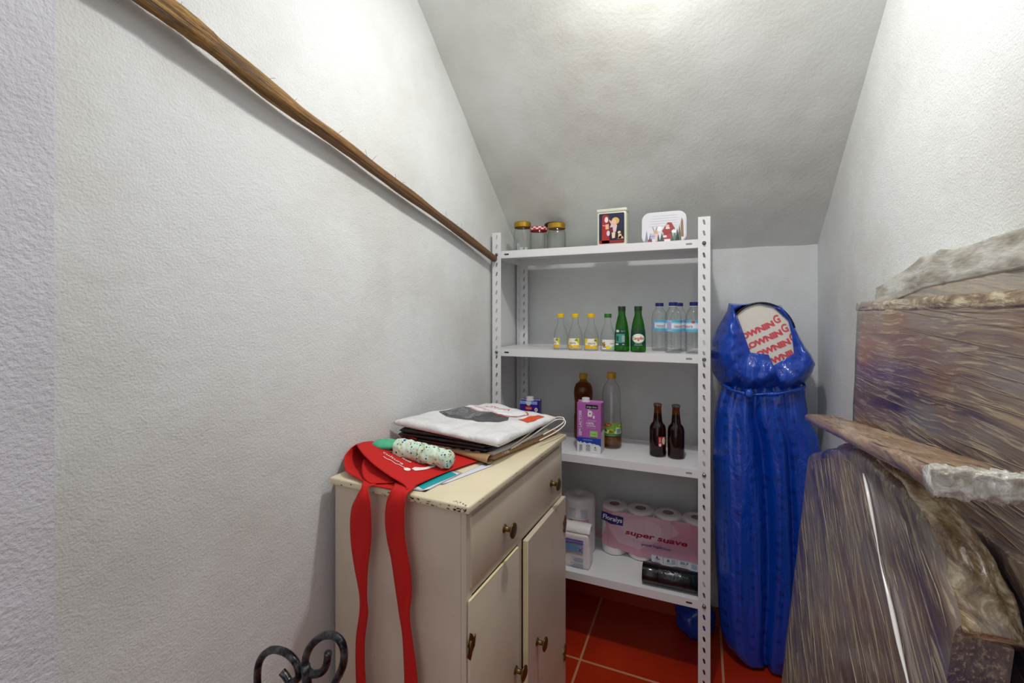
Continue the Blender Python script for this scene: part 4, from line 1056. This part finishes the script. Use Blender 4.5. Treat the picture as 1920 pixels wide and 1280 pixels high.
# white printed carrier
wb = thing('carrier_bag', 'large white plastic carrier bag with grey and orange print on top of the pile', 'bag')
WB = [(-.763, .988, .9335), (-.440, .965, .9150), (-.392, 1.272, .9190), (-.640, 1.315, .9310)]
def wob(u, v): return 0
wbo, wtop = soft_slab('bag_layers', M_whiteplastic, wb, WB, .019, .009, 21, 70, 70, .008, hump=.002, edge=.06, crease=.009)
def wmap(x, y, d): return wtop(x, y)+Vector((0, 0, .0005+d))
a = Art()
a.poly([(.10, .36), (.10, .62), (.70, .60), (.78, .47), (.62, .33), (.35, .30)], '4b4b4d').poly([(.12, .40), (.12, .60), (.50, .57), (.44, .33)], '6d6d70', 1)
for i in range(15):
    for j in range(9): a.rect(.13+i*.024, .36+j*.025, .130+i*.024+random.uniform(.004, .018), .372+j*.025, random.choice(['3a3a3c', '9c9c9e', '55555a']), 2)
a.ell(.42, .74, .34, .165, 'e9e9ec', 3, 40)
a.poly([(.82, .56), (.93, .54), (.93, .86), (.84, .86)], 'd4481c', 2)
for k in range(28):
    a0, a1 = -1.2+k*.085, -1.2+(k+1)*.085
    a.line([(.44+.345*math.cos(a0), .74+.185*math.sin(a0)), (.44+.345*math.cos(a1), .74+.185*math.sin(a1))], .012, 'd4481c', 3.5)
a.text('BOM DIA', .36, .80, .34, .08, 'cf4a28', 4, rot=.1).text('compras', .34, .68, .28, .05, 'd87a60', 4, rot=-.1).line([(.2, .62), (.3, .60), (.55, .60)], .012, 'd87a60', 4)
a.build('printed_design', wb, wmap, .03, rough=.35)
# cord handles
for i, l in enumerate([[(-.452, 1.07, .893), (-.435, 1.12, .905), (-.420, 1.20, .918), (-.402, 1.285, .925), (-.386, 1.318, .920), (-.378, 1.300, .912), (-.385, 1.255, .906), (-.405, 1.19, .898)],
                       [(-.446, 1.055, .891), (-.425, 1.11, .903), (-.408, 1.19, .915), (-.392, 1.265, .924), (-.376, 1.300, .917), (-.370, 1.278, .908), (-.380, 1.225, .899), (-.402, 1.15, .892)]]):
    obj('cord_handle', tube(catmull(l, 8), .0017, 8), M_cord, bp, smooth=True)

# ------------------------------------------------------------------ blue wrapped ironing board
ib = thing('wrapped_ironing_board', 'ironing board standing upright in blue printed plastic tied round its neck, white cover showing', 'ironing board', (.20, 1.80, 0))
IX, IY = .20, 1.80
outer = [(.095, 1.276), (.090, 1.248), (.060, 1.190), (.037, 1.136), (.036, 1.075), (.042, 1.018), (.073, .973), (.115, .958), (.155, .950), (.205, .957), (.255, .968), (.305, .982), (.328, .992), (.349, 1.024), (.362, 1.065), (.350, 1.095), (.332, 1.123), (.305, 1.180), (.276, 1.242), (.259, 1.267), (.222, 1.268), (.180, 1.277), (.140, 1.272)]
inner = [(.110, 1.248), (.134, 1.264), (.180, 1.273), (.228, 1.260), (.271, 1.215), (.282, 1.160), (.288, 1.105), (.258, 1.082), (.226, 1.060), (.2245, 1.078), (.223, 1.097), (.190, 1.100), (.159, 1.103), (.140, 1.165), (.122, 1.220)]
cxx, czz = .195, 1.165
def by_angle(poly, n=150):
    P_ = poly+[poly[0]]; seg = []
    out = []
    for k in range(n):
        a_ = 2*PI*k/n; d = (math.cos(a_), math.sin(a_)); best = None
        for (x0, z0), (x1, z1) in zip(P_, P_[1:]):
            ex, ez = x1-x0, z1-z0; den = d[0]*ez-d[1]*ex
            if abs(den) < 1e-12: continue
            t_ = ((x0-cxx)*ez-(z0-czz)*ex)/den; s_ = ((x0-cxx)*d[1]-(z0-czz)*d[0])/den
            if t_ > 0 and -1e-6 <= s_ <= 1+1e-6 and (best is None or t_ > best): best = t_
        out.append((cxx+d[0]*best, czz+d[1]*best))
    return out
O_, I_ = by_angle(outer), by_angle(inner)
bm = bmesh.new(); K = 22; rings = []
for k in range(K+1):
    s_ = k/K; ring = []
    for idx, ((xo, zo), (xi, zi)) in enumerate(zip(O_, I_)):
        x, z = xi+(xo-xi)*s_, zi+(zo-zi)*s_
        a_ = 2*PI*idx/len(O_); wdt = min(1, math.hypot(xo-xi, zo-zi)/.09)
        bul = .055*math.sin(min(1, s_*1.15)*PI*.62)*wdt
        fold_ = (.010*math.sin(a_*9+s_*3)*nz(a_*2, s_*2, 4)*2+.009*nz(x*22, z*22, 1)+.004*nz(x*60, z*60, 8))*wdt*math.sin(min(1, s_*1.3)*PI*.5)
        dpt = .034 if s_ < .999 else 0
        y = 1.742-bul*(1-s_**3)-fold_+.065*s_**3
        y -= .010*(abs(nz(x*13+3, z*13, 2))-.25)*wdt*math.sin(min(1, s_*1.3)*PI*.5)+.006*abs(nz(x*34, z*24, 6))*wdt*math.sin(min(1, s_*1.3)*PI*.5)
        # creases running down to the knot
        dd_ = math.hypot(x-.155, z-.96); y -= .006*math.exp(-dd_/.10)*math.sin(math.atan2(z-.95, x-.155)*14)
        ring.append(bm.verts.new((x-IX, y-IY, z)))
    rings.append(ring)
for A_, B_ in zip(rings, rings[1:]):
    for i in range(len(A_)): bm.faces.new((A_[i], A_[(i+1) % len(A_)], B_[(i+1) % len(A_)], B_[i]))
# back of the hood
back = []
for k in range(1, 9):
    s_ = k/8; back.append([bm.verts.new((cxx+(x-cxx)*math.cos(s_*PI/2)-IX, 1.807+.07*math.sin(s_*PI/2)-IY, czz+(z-czz)*math.cos(s_*PI/2))) for x, z in O_])
prev = rings[-1]
for B_ in back[:-1]:
    for i in range(len(prev)): bm.faces.new((prev[i], prev[(i+1) % len(prev)], B_[(i+1) % len(prev)], B_[i]))
    prev = B_
bm.faces.new(prev)
for v in back[-1]: bm.verts.remove(v)
hood = obj('plastic_hood', bm, M_blue, ib, smooth=True)
# skirt
bm = bmesh.new(); rows = []
prof = [(1.00, .100, .300, .035), (.978, .074, .328, .048), (.955, .068, .330, .056), (.92, .058, .335, .062), (.874, .049, .342, .068), (.80, .044, .372, .070), (.65, .044, .378, .072), (.45, .048, .376, .072), (.27, .056, .370, .070), (.12, .066, .360, .066), (.05, .085, .345, .060), (.012, .12, .32, .050)]
Pz = catmull([(z, a_, b_) for z, a_, b_, c in prof], 7); Pd = catmull([(c, 0, 0) for z, a_, b_, c in prof], 7)
NT_ = 170
for q, pd in zip(Pz, Pd):
    z, xa, xb = q; cx, hx, hy = (xa+xb)/2, (xb-xa)/2, pd[0]; row = []
    f = min(1, max(0, (.99-z)/.25))
    for i in range(NT_):
        a_ = 2*PI*i/NT_; ca, sa = math.cos(a_), math.sin(a_)
        pl = .085*math.exp(-max(0, .98-z)/.22)*math.sin(a_*15+2.5*nz(a_*2.2, z*2.5, 3))+.030*math.sin(a_*8+3*nz(a_*1.5, z*1.2, 7))
        pl += .20*f*nz(ca*2.4+z*.25, sa*2.4, z*1.1+5)+.09*f*(.35-abs(nz(ca*4+z*.5, sa*4, z*1.3+2)))+.04*nz(ca*9, sa*9, z*4)
        pl -= .42*f*math.exp(-((a_-4.62-.12*math.sin(z*4))/.10)**2)+.30*f*math.exp(-((a_-5.15-.1*math.sin(z*3+1))/.07)**2)
        x = cx+hx*ca*(1+pl*.12*(1-abs(ca))); y = 1.80+hy*sa*(1+pl*(1.5 if sa < 0 else .3))
        row.append(bm.verts.new((x-IX, min(y, 1.93)-IY, z)))
    rows.append(row)
for A_, B_ in zip(rows, rows[1:]):
    for i in range(NT_): bm.faces.new((A_[i], A_[(i+1) % NT_], B_[(i+1) % NT_], B_[i]))
bm.faces.new(rows[-1])
obj('plastic_skirt', bm, M_blue, ib, smooth=True)
# knot
bm = bmesh.new(); kn = []
def kf(u, v):
    a_, b_ = u*2*PI, v*PI; r_ = 1+.25*nz(math.cos(a_)*2.2, math.sin(a_)*2.2, v*4)
    return Vector((.153-IX+.014*math.cos(a_)*math.sin(b_)*r_, 1.716-IY+.012*math.sin(a_)*math.sin(b_)*r_, .965+.017*math.cos(b_)*r_))
grid(bm, 20, 12, kf); bmesh.ops.remove_doubles(bm, verts=bm.verts, dist=1e-4)
obj('knot', bm, M_blue, ib, smooth=True)
tw = catmull([(.075, 1.80, .985), (.085, 1.76, .978), (.115, 1.732, .968), (.153, 1.722, .962), (.21, 1.722, .966), (.27, 1.728, .978), (.315, 1.755, .990), (.328, 1.80, .995)], 6)
obj('twisted_tie', tube([Vector((p.x-IX, p.y-IY, p.z)) for p in tw], .0055, 10, sq=lambda t_, th: 1+.3*math.sin(th*2+t_*30)), M_blue, ib, smooth=True)
# board behind the opening
def board_outline(g=0):
    pts = []; 
    for i in range(25):
        a_ = PI*i/24; pts.append((.192+(.100+g)*math.cos(a_), 1.160+(.1125+g)*math.sin(a_)))
    return pts+[(.092-g, 1.00), (.292+g, 1.00)]
bm = bmesh.new(); f = bm.faces.new([bm.verts.new((x-IX, 1.749-IY, z)) for x, z in board_outline()])
r_ = bmesh.ops.extrude_face_region(bm, geom=[f]); bmesh.ops.translate(bm, verts=[v for v in r_['geom'] if isinstance(v, bmesh.types.BMVert)], vec=(0, .02, 0))
M_cover = cloth('cream_board_cover', 'e6e2d8', .8, .2, 700)
bd = obj('board', bm, M_cover, ib)
rimp = [Vector((x-IX, 1.7435-IY, z)) for x, z in board_outline(.0015)[:25]]
obj('black_piping', tube([Vector((p.x, p.y, p.z)) for p in rimp[2:23]], .0033, 8), mat('black_piping', '0e0f12', .6), bd, smooth=True)
a = Art(); rr = .49
for j in range(5):
    gx, gz = .238+(j-0)*.0235, 1.219-j*.0300
    if j == 4: gx, gz = .238+.0235*4, 1.219-.03*4
    ca, sa = math.cos(rr), math.sin(rr)
    a.text('G', gx, gz, .019, .0275, 'dc5562', 2, rot=rr-.1, bold=.03)
    a.text('BROWNIN', gx-.087*ca+.004, gz-.087*sa-.006, .146, .0185, 'dc5562', 2, rot=rr, bold=.065)
# clip the lettering to the opening
keep = []
def inside(x, z):
    c = False; P_ = inner; n = len(P_); j = n-1
    for i in range(n):
        if (P_[i][1] > z) != (P_[j][1] > z) and x < (P_[j][0]-P_[i][0])*(z-P_[i][1])/(P_[j][1]-P_[i][1])+P_[i][0]: c = not c
        j = i
    return c
a.build('red_lettering', bd, lambda x, y, d: Vector((x-IX, 1.749-IY-d, y)))
lt = bd.children[-1]
bm = bmesh.new(); bm.from_mesh(lt.data)
bmesh.ops.delete(bm, geom=[v for v in bm.verts if (v.co.x+IX-.192)**2/.098**2+(max(0, v.co.z-1.16))**2/.110**2 > 1 or v.co.z < 1.01], context='VERTS')
bm.to_mesh(lt.data); bm.free()

# second blue bundle on the floor under the shelves
fb = thing('blue_bag', 'dark blue plastic bundle on the floor behind the right shelf post', 'bag', (.0, 1.865, 0))
bm = bmesh.new()
def bf(u, v):
    a_, b_ = u*2*PI, v*PI; r_ = 1+.22*nz(math.cos(a_)*1.8*math.sin(b_), math.sin(a_)*1.8, math.cos(b_)*2)+.07*nz(u*12, v*12, 2)
    return Vector((.072*math.cos(a_)*math.sin(b_)*r_-.015, .068*math.sin(a_)*math.sin(b_)*r_, max(.001, .070+.075*math.cos(b_)*r_)))
grid(bm, 40, 24, bf); bmesh.ops.remove_doubles(bm, verts=bm.verts, dist=1e-4)
obj('bundle', bm, M_blue, fb, smooth=True)

# ------------------------------------------------------------------ film wrapped boards on the right
def panel(name, label, loc, size, rot, m, amp=.003, seed=0, rnd=.008, fine=.0015, step=.022):
    t = thing(name, label, 'wrapped board', loc, 0, 'film-wrapped boards at the right'); t.rotation_euler = rot
    o = rough_box('board', m, t, size, amp, seed, step, rnd, fine); return t, o
def wrinkle(parent, P_, dirs, n, seed, m=None, ln=(.05, .16), r=(.0006, .0014)):
    """raised creases of the stretch film; P_(u, v) gives a surface point"""
    rnd = random.Random(seed); bm = bmesh.new()
    for i in range(n):
        u, v = rnd.random(), rnd.random(); L_ = rnd.uniform(*ln); d0 = dirs(u, v, rnd); pts_ = []
        for k in range(8):
            s_ = k/7-.5; pts_.append(P_(u, v, d0, s_*L_, rnd.uniform(-.001, .001)))
        R_ = rnd.uniform(*r)
        tube(pts_, lambda t_: R_*math.sin(max(.02, min(.98, t_))*PI)+.0001, 5, bm)
    o = obj('film_creases', bm, m or M_crease, parent, smooth=True); o['kind'] = 'stuff'; return o
M_crease = mat('film_crease', '9a8b76', .25)
# D: the near big one
tD = thing('wrapped_board', 'large film-wrapped dark board with an arched top nearest the viewer, with a bright seam', 'wrapped board', (.160, .625, 0), 0, 'film-wrapped boards at the right')
tD.rotation_euler = (0, math.radians(5.7), 0)
TOPD = [(-.03, .885), (-.02, .900), (.03, .950), (.10, .985), (.155, .994), (.23, .999), (.30, 1.002), (.37, 1.000), (.465, .978), (.575, .941), (.675, .905), (.72, .880)]
def topd(y):
    for (a0, b0), (a1, b1) in zip(TOPD, TOPD[1:]):
        if a0 <= y <= a1: return b0+(b1-b0)*(y-a0)/(a1-a0)
    return .88
bm = bmesh.new()
def fD(u, v):
    y = -.002+.690*u; T = topd(y); n_ = .0030*nz(y*9, v*9, 4)+.0012*nz(y*34, v*40, 6)
    if v < .6: return Vector((-abs(n_)*.8, y, T*v/.6-.022*v/.6))
    if v < .75:
        th = (v-.6)/.15*PI; return Vector((.024-.024*math.cos(th)-n_, y, T-.022+.022*math.sin(th)+n_))
    return Vector((.048, y, (T-.022)*(1-(v-.75)/.25)))
g_ = grid(bm, 60, 100, fD)
bm.faces.new(list(g_[0])); bm.faces.new(list(g_[-1]))
obj('board', bm, M_wrapD, tD, auto=50)
def surfD(u, v, d, s_, j):
    y = min(.67, max(.008, u*.675+d[0]*s_)); z = min(topd(y)-.03, max(.02, .1+v*.88+d[1]*s_)); return Vector((-.0020+j*.5, y+j, z))
def dirD(u, v, r_):
    a_ = math.radians(r_.choice([34, 38, 42, 30, 50])+r_.uniform(-7, 7)); return (math.cos(a_), math.sin(a_))
wrinkle(tD, surfD, dirD, 260, 5, None, (.02, .16), (.0002, .0006))
bm = bmesh.new()
seam = catmull([(-.0025, .301, .970), (-.0035, .265, .945), (-.004, .218, .905), (-.004, .185, .872), (-.004, .142, .843), (-.004, .101, .811), (-.004, .068, .787), (-.003, .04, .76), (-.001, .012, .73)], 10)
tube(seam, lambda t_: .0016+.0010*math.sin(t_*14)+.0008*t_, 8, bm); obj('film_seam', bm, M_filmstrip, tD, smooth=True)
bm = bmesh.new()
tp = catmull([(.030, y, topd(y)-.011) for y in (-.006, .03, .08, .155, .23, .30, .37, .465, .52)], 10)
tube(tp, lambda t_: .0235*(1-.25*t_), 34, bm, sq=lambda t_, th: (1+.20*nz(t_*12, math.cos(th)*2, math.sin(th)*2)+.06*math.sin(th*5+t_*25)+.08*abs(nz(t_*50, math.cos(th)*4, math.sin(th)*4))))
obj('bunched_film', bm, M_filmtan, tD, smooth=True)
# E
tE, oE = panel('wrapped_board', 'narrow film-wrapped board standing between the near big board and the wall boards', (.272, .45, 0), (.026, .78, .967), (0, math.radians(2.5), 0), M_wrapE, .003, 7, .010, .002)
# A
tA, oA = panel('wrapped_board', 'tall film-wrapped brown board along the right wall with a flat straight top', (.318, .30, 0), (.018, 1.068, 1.262), (0, math.radians(1.9), 0), M_wrapA, .002, 11, .005, .001)
rough_box('folded_film_edge', M_filmtan, tA, (.0185, 1.07, .024), .0018, 5, .006, .005, .001).location = (-.0015, -.001, 1.2415)
def surfA(u, v, d, s_, j):
    y = min(1.055, max(.01, u*1.06+d[0]*s_)); z = min(1.255, max(.7, .72+v*.53+d[1]*s_)); return Vector((-.0010+j*.4, y, z+j*.6))
wrinkle(tA, surfA, lambda u, v, r_: (1, r_.uniform(-.03, .10)), 120, 15, None, (.06, .40), (.0002, .0006))
# B
tB = thing('wrapped_board', 'grey film-wrapped board against the right wall with bunched film on top', 'wrapped board', (.379, .25, 0), 0, 'film-wrapped boards at the right')
bm = bmesh.new(); ny, nzz = 70, 30
def topz(y): 
    Y = y+.25; z = 1.350-.040*max(0, Y-.55)
    if Y > 1.05: z = 1.330-(Y-1.05)*.14
    if Y > 1.26: z -= .0
    return z
def fB(side):
    def f(u, v):
        y = u*1.045; z = v*topz(y); n_ = .0025*nz(y*14, z*30, side)+.0015*nz(y*50, z*60, side)
        return Vector(((-.002 if side else .0)+( .016 if side else 0)+n_*(0 if side else 1), y, z))
    return f
A_ = grid(bm, ny, nzz, fB(0)); B_ = grid(bm, ny, nzz, fB(1))
for i in range(ny):
    bm.faces.new((A_[i][-1], A_[i+1][-1], B_[i+1][-1], B_[i][-1])); bm.faces.new((A_[i][0], A_[i+1][0], B_[i+1][0], B_[i][0]))
for k in (0, -1):
    for j in range(nzz): bm.faces.new((A_[k][j], A_[k][j+1], B_[k][j+1], B_[k][j]))
obj('board', bm, M_wrapB, tB, smooth=False)
bm = bmesh.new()
def fH(side):
    def f(u, v):
        y = .01+1.03*u; hb = topz(y)-.048
        ht = .050+.008*math.exp(-((y-.79)/.06)**2)+.006*math.exp(-((y-.73)/.02)**2)+.002*abs(nz(y*40, 2, 3))-.02*min(1, max(0, (y-.97)/.07))
        z = hb+ht*v; fl = math.sin(min(1, v*1.0)*PI*.5)
        return Vector(((-.0032*min(1, v*3+.3)-.0008*abs(nz(y*30, z*40, 1))) if side == 0 else .0165, y, z))
    return f
A_ = grid(bm, 150, 16, fH(0)); B_ = grid(bm, 150, 16, fH(1))
for i in range(150):
    for k in (0, -1): bm.faces.new((A_[i][k], A_[i+1][k], B_[i+1][k], B_[i][k]))
for j in range(16):
    for k in (0, -1): bm.faces.new((A_[k][j], A_[k][j+1], B_[k][j+1], B_[k][j]))
obj('bunched_film', bm, M_filmpale, tB, smooth=True)
# C plank lying across
tC = thing('wrapped_plank', 'long narrow tan plank in film lying tilted across the leaning boards', 'plank')
bm = bmesh.new()
FL, FR, NL, NR = Vector((.271, 1.482, .9555)), Vector((.345, 1.482, .9575)), Vector((.2155, .579, 1.078)), Vector((.290, .560, 1.083))
def fC(top):
    def f(u, v):
        p = FL.lerp(FR, v).lerp(NL.lerp(NR, v), u); e = min(v, 1-v, u*6, (1-u)*6)/.10; e = min(1, max(0, e)); rr_ = .005*(1-math.sqrt(max(0, 1-(1-e)**2)))
        th = .0215+.006*max(0, (u-.9)/.1)
        n_ = .0012*nz(u*30, v*5, top)+.0012*nz(u*80, v*12, top+3)
        return p+Vector((0, 0, (-rr_+n_) if top else (-th+rr_+n_)))
    return f
A_ = grid(bm, 90, 12, fC(1)); B_ = grid(bm, 90, 12, fC(0))
for i in range(90):
    for k in (0, -1): bm.faces.new((A_[i][k], A_[i+1][k], B_[i+1][k], B_[i][k]))
for j in range(12):
    for k in (0, -1): bm.faces.new((A_[k][j], A_[k][j+1], B_[k][j+1], B_[k][j]))
obj('plank', bm, M_plank, tC, smooth=True)
bm = bmesh.new()
ax = (NR-NL).normalized(); bx = (FL-NL).normalized(); up = ax.cross(bx).normalized(); up = up if up.z > 0 else -up
def fE(u, v):                # crumpled film sleeve round the near end: u across, v round the section
    th = v*2*PI; ct, st_ = math.cos(th), math.sin(th); q = lambda c: math.copysign(abs(c)**.55, c)
    n_ = .0035*nz(u*9, ct*2, st_*2)+.0022*abs(nz(u*26, ct*5, st_*5))
    dep = .024+.016*abs(nz(u*7, 1, 2))*2
    return NL+ax*(-.003+u*((NR-NL).length+.006))+bx*(dep*.5-.006+(dep*.5+n_)*q(ct))+up*(-.0115+(.0138+n_)*q(st_))
g_ = grid(bm, 70, 64, fE)
bm.faces.new([v for v in g_[0][:-1]]); bm.faces.new([v for v in g_[-1][:-1]])
bmesh.ops.remove_doubles(bm, verts=bm.verts, dist=1e-5)
obj('bunched_film', bm, M_film, tC, smooth=True)
def surfC(u, v, d, s_, j):
    uu = min(.98, max(.01, u+d[0]*s_)); vv = min(.95, max(.05, v+d[1]*s_*4)); return FL.lerp(FR, vv).lerp(NL.lerp(NR, vv), uu)+Vector((0, 0, .0008+j*.3))
wrinkle(tC, surfC, lambda u, v, r_: (1, r_.uniform(-.6, .6)), 40, 21, None, (.03, .14), (.0004, .0010))
